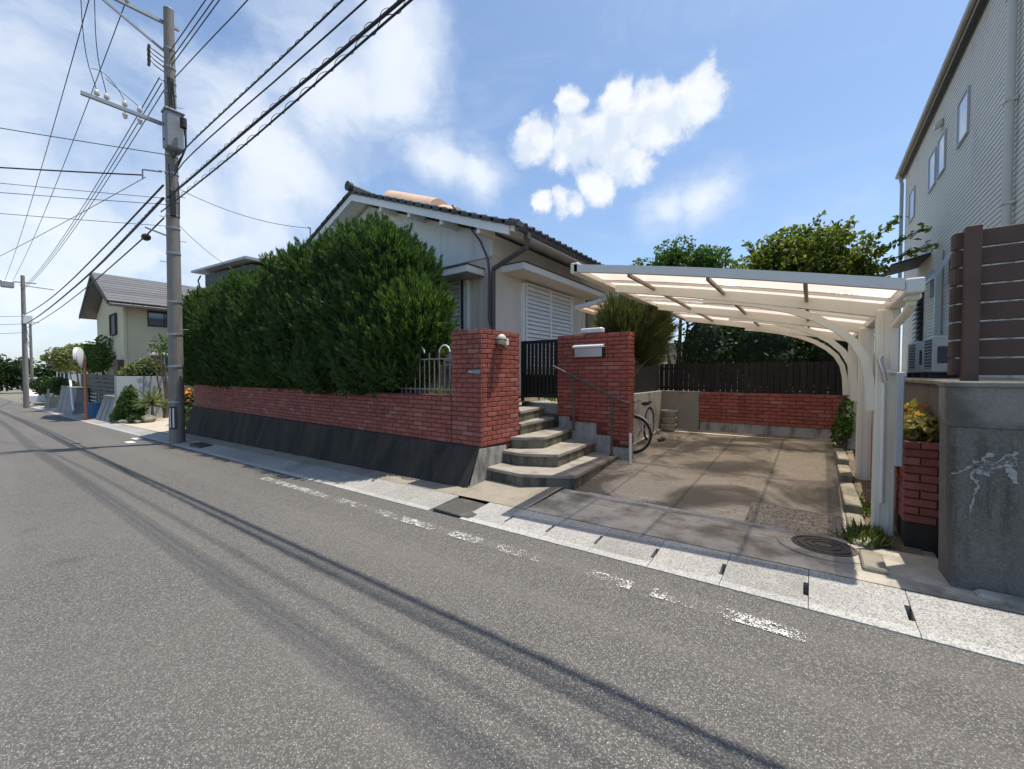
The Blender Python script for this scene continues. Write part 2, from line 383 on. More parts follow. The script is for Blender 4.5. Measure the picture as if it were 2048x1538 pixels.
M['base_concrete'] = mat('base_concrete', (0.36, 0.35, 0.33), 0.9, 0.2, 4, 0.3, 50, stain=(0.07, 0.066, 0.05), stain_amt=0.55, stain_scale=2.6, stretch=(2, 2, 0.7))
M['side_wall'] = mat('bay_concrete', (0.27, 0.255, 0.225), 0.9, 0.2, 3, 0.3, 50, stain=(0.10, 0.09, 0.07), stain_amt=0.45, stain_scale=1.8)
M['curb'] = mat('curb_concrete', (0.27, 0.245, 0.19), 0.9, 0.28, 8, 0.5, 70, stain=(0.085, 0.085, 0.045), stain_amt=0.60, stain_scale=3)
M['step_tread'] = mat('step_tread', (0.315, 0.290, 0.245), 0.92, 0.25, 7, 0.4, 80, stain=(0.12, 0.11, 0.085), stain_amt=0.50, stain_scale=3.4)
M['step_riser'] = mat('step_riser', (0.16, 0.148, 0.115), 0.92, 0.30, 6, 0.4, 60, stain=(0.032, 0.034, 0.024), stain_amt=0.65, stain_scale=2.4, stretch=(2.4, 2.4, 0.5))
# painted brick
def brick_mat(name, a, bcol, dk):
    m, nb, p, out = new_mat(name); g = nb.n('ShaderNodeNewGeometry'); pos = g.outputs['Position']
    oi = nb.n('ShaderNodeObjectInfo').outputs['Random']
    r = nb.math('FRACT', nb.math('ADD', oi, g.outputs['Random Per Island']))
    col = nb.mix(r, c4(a), c4(bcol))
    n = nb.noise(pos, 11.0, 6.0, 0.65)
    col = nb.mix(nb.ramp(n, 0.40, 0.75, 0, 0.55), col, c4(dk))
    st = nb.noise(nb.mapping(pos, (1.6, 1.6, 0.5)), 1.2, 6.0, 0.65)
    col = nb.mix(nb.ramp(st, 0.52, 0.78, 0, 0.55), col, c4([x*0.45 for x in dk]))
    col = nb.mix(nb.ramp(nb.noise(pos, 60, 4.0, 0.7), 0.66, 0.78, 0, 0.5), col, (0.42, 0.30, 0.27, 1))
    gr = nb.noise(pos, 3.4, 7.0, 0.7)
    col = nb.mix(nb.ramp(gr, 0.60, 0.70, 0, 0.72), col, (0.040, 0.022, 0.020, 1))
    col = nb.mix(nb.math('MULTIPLY', nb.ramp(r, 0.90, 0.96), 0.55), col, (0.30, 0.17, 0.145, 1))
    nb.link(col, p.inputs['Base Color']); nb.val(p.inputs['Roughness'], nb.ramp(n, 0.3, 0.7, 0.55, 0.85)); p.inputs['Specular IOR Level'].default_value = 0.35
    bump(nb, p, nb.math('ADD', nb.noise(pos, 70, 4.0), n), 0.35, 0.006)
    return m
M['brick'] = brick_mat('painted_brick', (0.250, 0.070, 0.053), (0.335, 0.104, 0.078), (0.155, 0.045, 0.036))
M['mortar'] = mat('painted_mortar', (0.135, 0.040, 0.033), 0.9, 0.35, 9, 0.4, 60, stain=(0.035, 0.018, 0.016), stain_amt=0.45, stain_scale=2.5)
M['black_metal'] = mat('black_paint', (0.012, 0.012, 0.013), 0.45, 0.3, 12)
M['dark_wood'] = mat('black_stained_board', (0.010, 0.0095, 0.010), 0.7, 0.4, 6, 0.2, 40, rand=0.35)
M['rail'] = mat('handrail_paint', (0.075, 0.062, 0.055), 0.4, 0.3, 20, stain=(0.16, 0.08, 0.04), stain_amt=0.3, stain_scale=9)
M['fence_beige'] = mat('beige_fence_paint', (0.23, 0.195, 0.16), 0.6, 0.3, 20, rand=0.15)
M['white_metal'] = mat('white_metal', (0.70, 0.70, 0.69), 0.4, 0.08, 8)
M['grey_metal'] = mat('grey_metal', (0.34, 0.35, 0.36), 0.42, 0.12, 10, metal=0.35)
M['steel'] = mat('stainless_steel', (0.50, 0.50, 0.50), 0.42, 0.04, 4, metal=0.6)
M['galv'] = mat('galvanised_steel', (0.33, 0.345, 0.36), 0.5, 0.15, 14, metal=0.6)
M['box_grey'] = mat('enclosure_grey', (0.24, 0.25, 0.265), 0.55, 0.1, 6, stain=(0.15, 0.155, 0.16), stain_amt=0.3)
M['black_rubber'] = mat('black_rubber', (0.018, 0.018, 0.019), 0.65, 0.2, 20)
M['cable'] = mat('cable_sheath', (0.022, 0.023, 0.026), 0.55, 0.2, 20)
M['porcelain'] = mat('porcelain', (0.62, 0.62, 0.60), 0.2, 0.08, 20)
M['pole'] = mat('pole_concrete', (0.235, 0.215, 0.190), 0.9, 0.22, 3, 0.35, 60, stain=(0.10, 0.09, 0.078), stain_amt=0.5, stain_scale=1.2, stretch=(4, 4, 0.35))
M['carport'] = mat('carport_aluminium', (0.68, 0.66, 0.565), 0.42, 0.06, 4, stain=(0.48, 0.455, 0.38), stain_amt=0.18, stain_scale=1.8, stretch=(2, 2, 0.4))
M['carport_edge'] = mat('carport_edge_rail', (0.64, 0.635, 0.60), 0.4, 0.08, 5)
M['dark_purlin'] = mat('purlin_bronze', (0.23, 0.19, 0.15), 0.5, 0.15, 8)
# polycarbonate sheet: diffusing, lets light through
m, nb, p, out = new_mat('polycarbonate'); g = nb.n('ShaderNodeNewGeometry').outputs['Position']
dirt = nb.ramp(nb.noise(g, 1.3, 6.0, 0.65), 0.35, 0.75)
tcol = nb.mix(dirt, (0.80, 0.66, 0.57, 1), (0.62, 0.50, 0.42, 1))
tl = nb.n('ShaderNodeBsdfTranslucent'); nb.link(tcol, tl.inputs[0]); tp = nb.n('ShaderNodeBsdfTransparent'); nb.link(nb.mix(dirt, (0.95, 0.87, 0.78, 1), (0.66, 0.58, 0.50, 1)), tp.inputs[0])
mx = nb.n('ShaderNodeMixShader'); mx.inputs[0].default_value = 0.18; nb.link(tl.outputs[0], mx.inputs[1]); nb.link(tp.outputs[0], mx.inputs[2])
gl = nb.n('ShaderNodeBsdfGlossy'); gl.inputs['Roughness'].default_value = 0.18; mx2 = nb.n('ShaderNodeMixShader'); mx2.inputs[0].default_value = 0.06
nb.link(mx.outputs[0], mx2.inputs[1]); nb.link(gl.outputs[0], mx2.inputs[2]); nb.link(mx2.outputs[0], out.inputs[0])
M['poly'] = m
# buildings
M['stucco'] = mat('pale_stucco', (0.80, 0.80, 0.785), 0.9, 0.06, 2.5, 0.15, 90, stain=(0.46, 0.45, 0.42), stain_amt=0.30, stain_scale=0.9, stretch=(1.6, 1.6, 0.4))
M['beige_wall'] = mat('beige_wall', (0.71, 0.655, 0.58), 0.9, 0.06, 2.5, 0.15, 90, stain=(0.50, 0.45, 0.38), stain_amt=0.30, stain_scale=1.0, stretch=(1.8, 1.8, 0.35))
M['white_trim'] = mat('white_trim', (0.86, 0.86, 0.85), 0.5, 0.06, 6, stain=(0.70, 0.69, 0.65), stain_amt=0.20, stain_scale=2)
M['shutter'] = mat('shutter_white', (0.84, 0.85, 0.86), 0.4, 0.06, 8)
M['shutter_frame'] = mat('shutter_frame', (0.50, 0.52, 0.55), 0.4, 0.08, 8, metal=0.3)
M['dark_trim'] = mat('dark_trim', (0.05, 0.05, 0.055), 0.6, 0.2, 8)
M['pipe_brown'] = mat('brown_downpipe', (0.105, 0.090, 0.088), 0.45, 0.15, 10)
M['roof_tile'] = mat('dark_roof_tile', (0.060, 0.060, 0.064), 0.55, 0.3, 7, 0.2, 40, rand=0.25, island=0.25)
M['salmon'] = mat('salmon_cover', (0.62, 0.43, 0.31), 0.8, 0.15, 5, stain=(0.50, 0.33, 0.23), stain_amt=0.4, stain_scale=3)
M['recess'] = mat('entrance_dark', (0.08, 0.075, 0.07), 0.7, 0.2, 5)
M['cream'] = mat('cream_render', (0.62, 0.57, 0.40), 0.9, 0.06, 1.5, 0.1, 60, stain=(0.48, 0.44, 0.33), stain_amt=0.25, stain_scale=0.8)
M['slate'] = mat('grey_slate_roof', (0.130, 0.130, 0.134), 0.7, 0.18, 3, 0.2, 30, rand=0.12, island=0.15)
M['charcoal'] = mat('charcoal_cladding', (0.055, 0.060, 0.068), 0.6, 0.2, 3, rand=0.15)
M['siding'] = mat('grey_green_siding', (0.76, 0.75, 0.68), 0.75, 0.06, 3, 0.1, 60, stain=(0.60, 0.60, 0.55), stain_amt=0.22, stain_scale=1.0, stretch=(1, 1, 0.5))
M['eaves_metal'] = mat('eaves_metal', (0.40, 0.37, 0.31), 0.5, 0.12, 5)
M['downpipe_pale'] = mat('pale_downpipe', (0.58, 0.59, 0.54), 0.4, 0.08, 8)
M['aircon'] = mat('aircon_casing', (0.62, 0.61, 0.55), 0.5, 0.08, 6, stain=(0.45, 0.43, 0.37), stain_amt=0.3)
M['grille'] = mat('dark_grille', (0.10, 0.10, 0.095), 0.6, 0.2, 10)
M['brown_board'] = mat('brown_composite_board', (0.098, 0.058, 0.043), 0.62, 0.22, 4, 0.25, 70, rand=0.12)
M['wall_light'] = mat('pale_far_wall', (0.50, 0.48, 0.43), 0.9, 0.1, 2)
M['block_grey'] = mat('block_grey', (0.30, 0.305, 0.30), 0.92, 0.12, 4, 0.3, 50, stain=(0.17, 0.17, 0.165), stain_amt=0.4, rand=0.1)
M['fence_pale'] = mat('pale_grey_panel', (0.40, 0.43, 0.44), 0.55, 0.08, 3, rand=0.06)
M['dark_fence'] = mat('dark_lattice', (0.045, 0.05, 0.052), 0.6, 0.2, 6)
M['orange'] = mat('orange_post', (0.52, 0.17, 0.08), 0.5, 0.12, 9, stain=(0.30, 0.14, 0.09), stain_amt=0.35, stain_scale=4)
M['mirror_back'] = mat('mirror_shell', (0.60, 0.62, 0.63), 0.4, 0.1, 8)
m, nb, p, out = new_mat('mirror_glass'); p.inputs['Base Color'].default_value = (0.75, 0.78, 0.80, 1); p.inputs['Metallic'].default_value = 1.0; p.inputs['Roughness'].default_value = 0.05; M['mirror'] = m
m, nb, p, out = new_mat('window_glass'); p.inputs['Base Color'].default_value = (0.10, 0.12, 0.14, 1); p.inputs['Roughness'].default_value = 0.06; p.inputs['Specular IOR Level'].default_value = 0.9; p.inputs['Metallic'].default_value = 0.45; M['glass'] = m
m, nb, p, out = new_mat('frosted_glass'); p.inputs['Base Color'].default_value = (0.50, 0.56, 0.68, 1); p.inputs['Roughness'].default_value = 0.16; p.inputs['Specular IOR Level'].default_value = 0.9; M['frosted'] = m
M['blue_plastic'] = mat('blue_plastic', (0.06, 0.16, 0.34), 0.45, 0.1, 8)
M['plate_blue'] = mat('address_plate', (0.16, 0.27, 0.34), 0.4, 0.15, 30)
M['soil'] = mat('garden_soil', (0.13, 0.10, 0.07), 0.95, 0.35, 8, 0.6, 40, stain=(0.30, 0.25, 0.17), stain_amt=0.4, stain_scale=3)
M['sand'] = mat('dry_sandy_soil', (0.36, 0.30, 0.21), 0.95, 0.25, 6, 0.5, 40)
M['bark'] = mat('bark', (0.13, 0.10, 0.075), 0.9, 0.35, 14, 0.6, 40, stretch=(4, 4, 0.6))
M['bark_grey'] = mat('grey_bark', (0.24, 0.22, 0.19), 0.9, 0.3, 14, 0.5, 40)
M['iron'] = mat('cast_iron', (0.075, 0.062, 0.058), 0.65, 0.25, 25, 0.3, 60)
M['grate'] = mat('drain_grate', (0.075, 0.072, 0.066), 0.8, 0.3, 25, 0.4, 60, stain=(0.14, 0.13, 0.11), stain_amt=0.4, stain_scale=6)
M['pot'] = mat('grey_planter', (0.33, 0.30, 0.25), 0.8, 0.18, 9, stain=(0.16, 0.14, 0.11), stain_amt=0.4)
M['flower'] = mat('orange_flower', (0.72, 0.25, 0.04), 0.7, 0.25, 20, island=0.2)
M['ground'] = mat('far_ground', (0.20, 0.19, 0.15), 0.95, 0.2, 0.6, stain=(0.10, 0.12, 0.06), stain_amt=0.5, stain_scale=0.2)
M['lamp_glass'] = mat('lamp_globe', (0.62, 0.60, 0.50), 0.25, 0.15, 20, stain=(0.22, 0.22, 0.14), stain_amt=0.5, stain_scale=8)
def leaf_mat(name, a, bcol, tip=None, trans=0.35, rough=0.55):
    m, nb, p, out = new_mat(name); g = nb.n('ShaderNodeNewGeometry')
    r = g.outputs['Random Per Island']; n = nb.math('ADD', nb.math('MULTIPLY', nb.noise(g.outputs['Position'], 1.7, 5.0, 0.6), 0.5), nb.math('MULTIPLY', nb.noise(g.outputs['Position'], 5.5, 4.0, 0.6), 0.5))
    col = nb.mix(nb.math('ADD', nb.math('MULTIPLY', r, 0.6), nb.math('MULTIPLY', nb.ramp(n, 0.3, 0.7), 0.4)), c4(a), c4(bcol))
    if tip: col = nb.mix(nb.ramp(r, 0.80, 0.95), col, c4(tip))
    nb.link(col, p.inputs['Base Color']); p.inputs['Roughness'].default_value = rough; p.inputs['Specular IOR Level'].default_value = 0.3
    tl = nb.n('ShaderNodeBsdfTranslucent'); nb.link(nb.mix(1.0, col, (1.5, 1.7, 0.7, 1), 'MULTIPLY'), tl.inputs[0])
    mx = nb.n('ShaderNodeMixShader'); mx.inputs[0].default_value = trans; nb.link(p.outputs[0], mx.inputs[1]); nb.link(tl.outputs[0], mx.inputs[2]); nb.link(mx.outputs[0], out.inputs[0])
    return m
M['juniper'] = leaf_mat('juniper_leaf', (0.022, 0.052, 0.022), (0.080, 0.142, 0.042), (0.120, 0.190, 0.050), 0.30)
M['juniper_light'] = leaf_mat('juniper_sunlit_new_growth', (0.060, 0.118, 0.018), (0.145, 0.220, 0.040), (0.21, 0.28, 0.06), 0.38)  # new growth, brightened to paint sunlight onto the hedge top
M['juniper_mid'] = leaf_mat('juniper_mid_growth', (0.032, 0.075, 0.020), (0.105, 0.172, 0.038), (0.17, 0.24, 0.055), 0.33)
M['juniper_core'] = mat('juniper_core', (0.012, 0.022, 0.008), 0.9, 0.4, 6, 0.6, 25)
M['leaf_mid'] = leaf_mat('broad_leaf', (0.030, 0.075, 0.018), (0.085, 0.150, 0.034), (0.12, 0.18, 0.05), 0.38)
M['leaf_yellow'] = leaf_mat('yellow_green_leaf', (0.065, 0.105, 0.018), (0.165, 0.190, 0.036), (0.27, 0.24, 0.07), 0.42)
M['leaf_dark'] = leaf_mat('dark_leaf', (0.018, 0.040, 0.014), (0.045, 0.075, 0.022), None, 0.25)
M['leaf_olive'] = leaf_mat('olive_needle', (0.055, 0.070, 0.028), (0.115, 0.125, 0.052), (0.16, 0.16, 0.075), 0.30)
M['leaf_pale'] = leaf_mat('pale_leaf', (0.085, 0.115, 0.050), (0.180, 0.200, 0.090), (0.30, 0.27, 0.12), 0.38)
M['leaf_red'] = leaf_mat('variegated_leaf', (0.16, 0.15, 0.05), (0.34, 0.28, 0.10), (0.40, 0.16, 0.07), 0.38)
M['grass'] = leaf_mat('grass_blade', (0.050, 0.085, 0.020), (0.130, 0.160, 0.045), (0.22, 0.20, 0.09), 0.35)

# ------------------------------------------------------------------ the setting
def sheet(name, xs, ys, zf, m, kind='structure', parent=None):
    V = []; F = []
    for y in ys:
        for x in xs: V.append((x, y, zf(x, y)))
    nx = len(xs)
    for j in range(len(ys)-1):
        for i in range(nx-1): F.append((j*nx+i, j*nx+i+1, (j+1)*nx+i+1, (j+1)*nx+i))
    mb = MB(); mb.add(V, F); o = mb.build(name, m, parent)
    if kind and parent is None: o['kind'] = kind
    return o
def frange(a, b, n): return [a + (b-a)*i/n for i in range(n+1)]
XS = [-1500, -600, -300] + frange(-160, 30, 190) + [60, 300, 1500]
sheet('ground', XS, [-1500, -300, -60, -4.3, 3.2, 60, 300, 1500], lambda x, y: zroad(x) - 0.06, M['ground'])
XR = frange(-160, 45, 205)
sheet('road', XR, [-4.2, -2, 0, 1.6, 3.27], lambda x, y: zroad(x) + 0.004 + 0.0006*(3.27-y), M['asphalt'])
# far-side gutter and verge behind the camera
sheet('far_pavement', XR, [-6.5, -4.2], lambda x, y: zroad(x) + 0.03, M['edge'])

# near gutter: concrete blocks laid end to end, each with a pale lip along the asphalt
gut = bpy.data.objects.new('gutter', None); COL.objects.link(gut); WL[gut] = Vector((0,0,0)); gut['kind'] = 'structure'
def gutter_block(x0, x1, slot=False):
    e = 0.0022
    z = lambda x, y: zroad(x) + (0.012 if y < 3.37 else 0.012 + (y-3.37)*0.10)
    mb = MB()
    a, c = x0+e, x1-e
    P = lambda x, y: (x, y, z(x, y))
    if slot:   # open drain slot cut at the end of the block
        w, y0, y1 = 0.028, 3.43, 3.60
        top = [P(a,3.345),P(c,3.345),P(c,y0),P(c-w,y0),P(c-w,y1),P(c,y1),P(c,3.80),P(a,3.80)]
    else:
        top = [P(a,3.345),P(c,3.345),P(c,3.80),P(a,3.80)]
    n = len(top); bot = [(p[0],p[1],p[2]-0.09) for p in top]
    mb.add(top+bot, [tuple(range(n)), tuple(reversed(range(n,2*n)))] + [(i,n+i,n+(i+1)%n,(i+1)%n) for i in range(n)])
    mb.build('gutter_block', M['gutter'], gut)
    lp = MB(); zl = lambda x: zroad(x)
    lp.add([(a,3.245,zl(a)-.05),(c,3.245,zl(c)-.05),(c,3.340,zl(c)-.05),(a,3.340,zl(a)-.05),(a,3.25,zl(a)+.012),(c,3.25,zl(c)+.012),(c,3.337,zl(c)+.018),(a,3.337,zl(a)+.018)],
           [(3,2,1,0),(4,5,6,7),(0,1,5,4),(1,2,6,5),(2,3,7,6),(3,0,4,7)])
    lp.build('gutter_lip', M['edge'], gut)
x = 3.18
while x > -14.2:
    if not (-3.70 < x-0.265 < -3.06):
        gutter_block(x-0.53, x, slot=(-2.9 < x < 3))
    x -= 0.53
while x > -70:
    gutter_block(x-2.4, x); x -= 2.4
# square drain cover in the gutter
dc = MB(); zc = zroad(-3.38)
dc.bbox(-3.66, -3.07, 3.30, 3.79, zc-.05, zc+0.030, 0.008)
dco = dc.build('drain_cover', M['grate'], None, loc=(-3.38, 3.55, zc))
tag(dco, 'square dark concrete drain cover set in the gutter below the steps', 'drain cover')
# gutter end grate by the utility pole
g2 = MB(); zc = zroad(-12.9); g2.bbox(-13.3, -12.5, 3.40, 3.72, zc-.02, zc+0.065, 0.008)
for i in range(7): g2.bar((-13.25+i*.115, 3.42, zc+.07), (-13.25+i*.115, 3.70, zc+.07), .05, .012)
tag(g2.build('drain_grate', M['grate'], None, loc=(-12.9,3.55,zc)), 'dark slotted drain grate in the gutter close to the utility pole', 'drain grate')

# paint
wp = MB()
for x0, x1 in ((-7.4, -3.0), (-2.95, -1.85), (-1.45, -1.05), (-0.90, 0.0)):
    n = max(2, int((x1-x0)/0.3)); V = []; F = []
    for i in range(n+1):
        xx = x0 + (x1-x0)*i/n
        V += [(xx, 2.83, zroad(xx)+.0125), (xx, 2.96, zroad(xx)+.0125)]
    for i in range(n): F.append((2*i, 2*i+2, 2*i+3, 2*i+1))
    wp.add(V, F)
o = wp.build('worn_edge_line', M['worn_paint']); o['kind'] = 'structure'
dash = MB()
for x0, x1, y0, y1 in ((-17.3,-16.6,2.93,3.12),(-16.35,-15.75,2.62,2.80)):
    dash.add([(x0,y0,zroad(x0)+.0125),(x1,y0,zroad(x1)+.0125),(x1,y1,zroad(x1)+.0125),(x0,y1,zroad(x0)+.0125)], [(0,1,2,3)])
o = dash.build('road_marking', M['white_paint']); o['kind'] = 'structure'

# driveway: apron, landing in front of the steps, slab
zf = lambda x, y: 0.012 + 0.004*x + 0.067*(y-4.9)
def zap(x, y):
    t = min(1, max(0, (y-3.80)/(4.72-3.80)))
    return (zroad(x)+0.058)*(1-t) + (zf(x, 4.72)+0.03)*t
sheet('driveway_apron', frange(-2.645, 2.2, 24), frange(3.805, 4.72, 6), zap, M['apron'])
ridge = MB()
for i in range(1):
    ridge.tube([(x, 4.725, zf(x,4.72)+0.008) for x in frange(-2.3, 0.02, 12)], 0.032, 8)
ridge.build('slab_edge', M['edge'])['kind'] = 'structure'  # raised edge; its whitish material paints in the lit highlight
def zl(x, y):
    t = min(1, max(0, (y-3.80)/(4.75-3.80)))
    return (zroad(x)+0.058)*(1-t) + 0.045*t
sheet('landing', frange(-3.85, -2.655, 8), frange(3.805, 5.2, 8), zl, M['landing'])
sheet('driveway_slab', frange(-2.80, 0.86, 24), frange(4.725, 9.66, 30), zf, M['slab'])
# rough patch of exposed aggregate next to the manhole
sheet('aggregate_patch', frange(-0.55, 0.29, 6), frange(4.76, 5.45, 5), lambda x, y: zf(x,y)+0.006, M['exposed'])
# strip of soil and cement between gutter and battered wall
sheet('verge_strip', frange(-17.2, -3.86, 40), frange(3.80, 4.12, 3), lambda x, y: zroad(x)+0.058+(y-3.8)*0.06, M['landing'])
# garden terrace behind the walls, back garden, neighbour lots
sheet('garden_terrace', frange(-16.3, -4.45, 12), frange(4.55, 20, 12), lambda x, y: 1.02, M['soil'])
sheet('entrance_path', frange(-4.449, -2.85, 4), frange(6.72, 20, 10), lambda x, y: 1.00 + 0.02*math.sin(3*x+2*y), M['sand'])
sheet('back_garden', frange(-2.849, 0.86, 5), frange(9.80, 22, 10), lambda x, y: 1.08, M['soil'])
sheet('neighbour_yard', frange(0.98, 24, 10), frange(4.40, 30, 10), lambda x, y: 1.485, M['sand'])
sheet('side_yard', [-60, -45] + frange(-34, -16.45, 14), frange(3.82, 22, 12), lambda x, y: zroad(x) + 0.06 + 0.035*(y-3.8), M['tan_concrete'])

# manhole in the apron
mh = thing('manhole', 'round rusty iron manhole cover in the apron beside the front carport post', 'manhole', (0.10, 4.42, zap(0.10, 4.42)))
zc = zap(0.10, 4.42)
tilt = (zap(0.1,4.7)-zap(0.1,4.14))/0.56
def tilted(mb, cy=4.42, k=tilt):
    mb.v = [(x, y, z + (y-cy)*k) for x, y, z in mb.v]; return mb
tilted(MB().lathe([(0.34,zc-.03),(0.34,zc+.008),(0.33,zc+.012),(0.24,zc+.013)], (0.10,4.42,0), 40)).build('collar', M['apron'], mh)
tilted(MB().lathe([(0.232,zc-.02),(0.232,zc+.020),(0.21,zc+.022),(0.208,zc+.015),(0.15,zc+.015)], (0.10,4.42,0), 36)).build('rim', M['iron'], mh)
lid = MB()
for r0, r1 in ((0.0,0.06),(0.085,0.12),(0.14,0.19)):
    lid.lathe([(max(r0,.001),zc+.010),(max(r0,.001),zc+.022),(r1,zc+.022),(r1,zc+.010)], (0.10,4.42,0), 30)
tilted(lid).build('lid', M['iron'], mh)

# curb blocks along the right edge of the slab
for k, (y0, y1) in enumerate(((4.02,4.40),(4.62,5.55),(5.60,6.70),(6.78,7.55),(7.62,8.7))):
    xx = 0.30 if k else 0.33
    m_ = MB(); z0 = max(zf(xx,(y0+y1)/2), zap(xx,(y0+y1)/2) if y1 < 4.7 else -9)
    m_.bbox(xx, xx+0.145, y0, y1, z0-.08, z0+0.045+0.03*k*.3, 0.014)
    o = m_.build('curb_block', M['curb'], None, loc=(xx+.07, (y0+y1)/2, z0))
    tag(o, ['short curb stone at the front, beside the manhole', 'first long curb block on the right edge of the slab', 'second long curb block on the right edge of the slab', 'third curb block on the slab edge, near the second carport post', 'farthest curb block on the slab edge, under the rear plants'][k], 'curb block', 'curb blocks on the right edge of the driveway')
sheet('post_bed', frange(0.452, 0.78, 3), frange(4.45, 9.5, 12), lambda x, y: zf(x,y)+0.012+0.01*math.sin(9*y), M['soil'])

# ------------------------------------------------------------------ bricks
def brick_mesh(name, L, D=0.034, H=0.060, c=0.005):
    x, h = L/2, H/2; mb = MB()
    V = []
    for yy, i in ((D,0),(0.006,0),(0.0,c)):
        V += [(-x+i,yy,-h+i),(x-i,yy,-h+i),(x-i,yy,h-i),(-x+i,yy,h-i)]
    F = [(8,9,10,11)]
    for k in (0,4):
        for i in range(4):
            j = (i+1)%4; F.append((k+i, k+j, k+4+j, k+4+i))
    me = bpy.data.meshes.new(name); me.from_pydata(V, [], F); me.update(); fix_normals(me)
    me.materials.append(M['brick']); return me, V, F
BM = {0.21: brick_mesh('brick', 0.21), 0.10: brick_mesh('brick_half', 0.10)}
MODX, MODZ = 0.220, 0.070
def course_run(out, a, length, z0, z1, ang, skip=None, shift=0.0):
    """bricks over a vertical face starting at a=(x,y), going along its run direction; ang rotates the face normal (-y at 0)"""
    d = Vector((math.cos(ang), math.sin(ang)))
    n = int(round((z1-z0)/MODZ)); hz = (z1-z0)/n
    for k in range(n):
        s = 0.0; z = z0 + (k+0.5)*hz; first = ((k + (1 if shift else 0)) % 2 == 1)
        while s < length - 0.03:
            L = 0.10 if (first and s == 0.0) else 0.21
            L = min(L, length - s - 0.004)
            if L < 0.035: break
            c = s + L/2
            if not (skip and skip(c, z)):
                out.append((a[0]+d.x*c, a[1]+d.y*c, z, L, ang, hz/MODZ))
            s += L + 0.010
def lay_bricks(parent, bricks, limit=300):
    off = WL[parent]; C = Vector((0,0,1.55))
    bricks = sorted(bricks, key=lambda q: (Vector((q[0],q[1],q[2]))-C).length)
    rest_V, rest_F = [], []
    for i, (x, y, z, L, ang, hs) in enumerate(bricks):
        base = 0.21 if L > 0.15 else 0.10
        me, V, F = BM[base]
        jit = random.uniform(-0.0030, 0.0022); nx, ny = math.sin(ang), -math.cos(ang)
        p = Vector((x - nx*jit, y - ny*jit, z)); tilt = random.gauss(0, 0.006)
        if i < limit:
            o = bpy.data.objects.new('brick', me); COL.objects.link(o); o.parent = parent
            o.location = p - off; o.rotation_euler = (0, tilt, ang); o.scale = (L/base, 1, 0.985*hs)
        else:
            ca, sa = math.cos(ang), math.sin(ang); n0 = len(rest_V)
            for vx, vy, vz in V:
                vx *= L/base
                rest_V.append((p.x+vx*ca-vy*sa, p.y+vx*sa+vy*ca, p.z+vz*0.985*hs))
            rest_F += [tuple(j+n0 for j in f) for f in F]
    if rest_V:
        mb = MB(); mb.v = rest_V; mb.f = rest_F
        o = mb.build('brick_courses', M['brick'], parent); o['kind'] = 'stuff'

# battered retaining wall under the garden wall
XW0, XW1 = -16.4, -3.80
YF = 4.35
rw = thing('retaining_wall', 'dark algae-stained battered concrete wall under the red brick garden wall', 'retaining wall', (-10, 4.2, zroad(-10)))
mb = MB()
xs = frange(XW0-0.25, XW1, 60); n = len(xs)
ZT = 0.50
V = []
for i, x in enumerate(xs):
    t = i/(n-1); xt = XW0 + (XW1-XW0)*t
    wob = 0.012*math.sin(7.3*x)+0.008*math.sin(17*x+1)
    V += [(x, 4.02+0.10*(1-t)+wob, zroad(x)-.02), (xt, YF-0.045+wob*.5, ZT), (xt, 4.75, ZT), (x, 4.75, zroad(x)-.02)]
F = []
for i in range(n-1):
    a, c = 4*i, 4*i+4
    F += [(a,c,c+1,a+1),(a+1,c+1,c+2,a+2),(a+2,c+2,c+3,a+3)]
F += [(0,1,2,3)]
mb.add(V, F); mb.build('wall_body', M['algae'], rw)
ec = MB(); ec.extrude([(-3.799,4.03,zroad(-3.8)-.05),(-3.799,4.92,zroad(-3.8)-.05),(-3.799,4.92,0.46),(-3.799,4.335,0.485),(-3.799,4.30,0.485)], (0.012,0,0))
ec.build('end_face', M['base_concrete'], rw)

# low brick garden wall
gw = thing('brick_garden_wall', 'long low red painted brick wall carrying the clipped hedge', 'brick wall', (-10.4, 4.4, 0.5))
MB().box(XW0+.012, -4.41, YF+0.012, YF+0.20, ZT-.01, 1.200).build('mortar_core', M['mortar'], gw)
bl = []; course_run(bl, (XW0, YF), -4.40-XW0-.006, ZT, 1.21, 0.0); 
course_run(bl, (XW0, YF+0.20), 0.17, ZT, 1.21, -math.pi/2)
lay_bricks(gw, bl)
MB().bbox(XW0+.01, -4.41, YF+0.004, YF+0.215, 1.2005, 1.228, 0.006).build('cap_course', M['mortar'], gw)

# gate pillar (L-shaped), left of the steps
gp = thing('gate_pillar', 'tall red painted brick gate pillar with a lamp, left of the steps', 'brick pillar', (-4.1, 4.8, 0.5))
PB = 5.30
mb = MB(); mb.box(-4.385, XW1-.012, YF+.012, PB-.012, 0.30, 2.195); mb.build('mortar_core', M['mortar'], gp)
bl = []; course_run(bl, (-4.40, YF), 0.60, ZT, 2.21, 0.0)
course_run(bl, (XW1, YF+0.036), PB-YF-0.036, ZT-.07*0, 2.21, math.pi/2, shift=1)
course_run(bl, (-4.40, PB-.05), PB-YF-0.10, 1.22, 2.21, -math.pi/2, shift=1)
lay_bricks(gp, bl)
MB().bbox(-4.396, XW1-.004, YF+.004, PB-.004, 2.1955, 2.214, 0.005).build('cap_course', M['mortar'], gp)

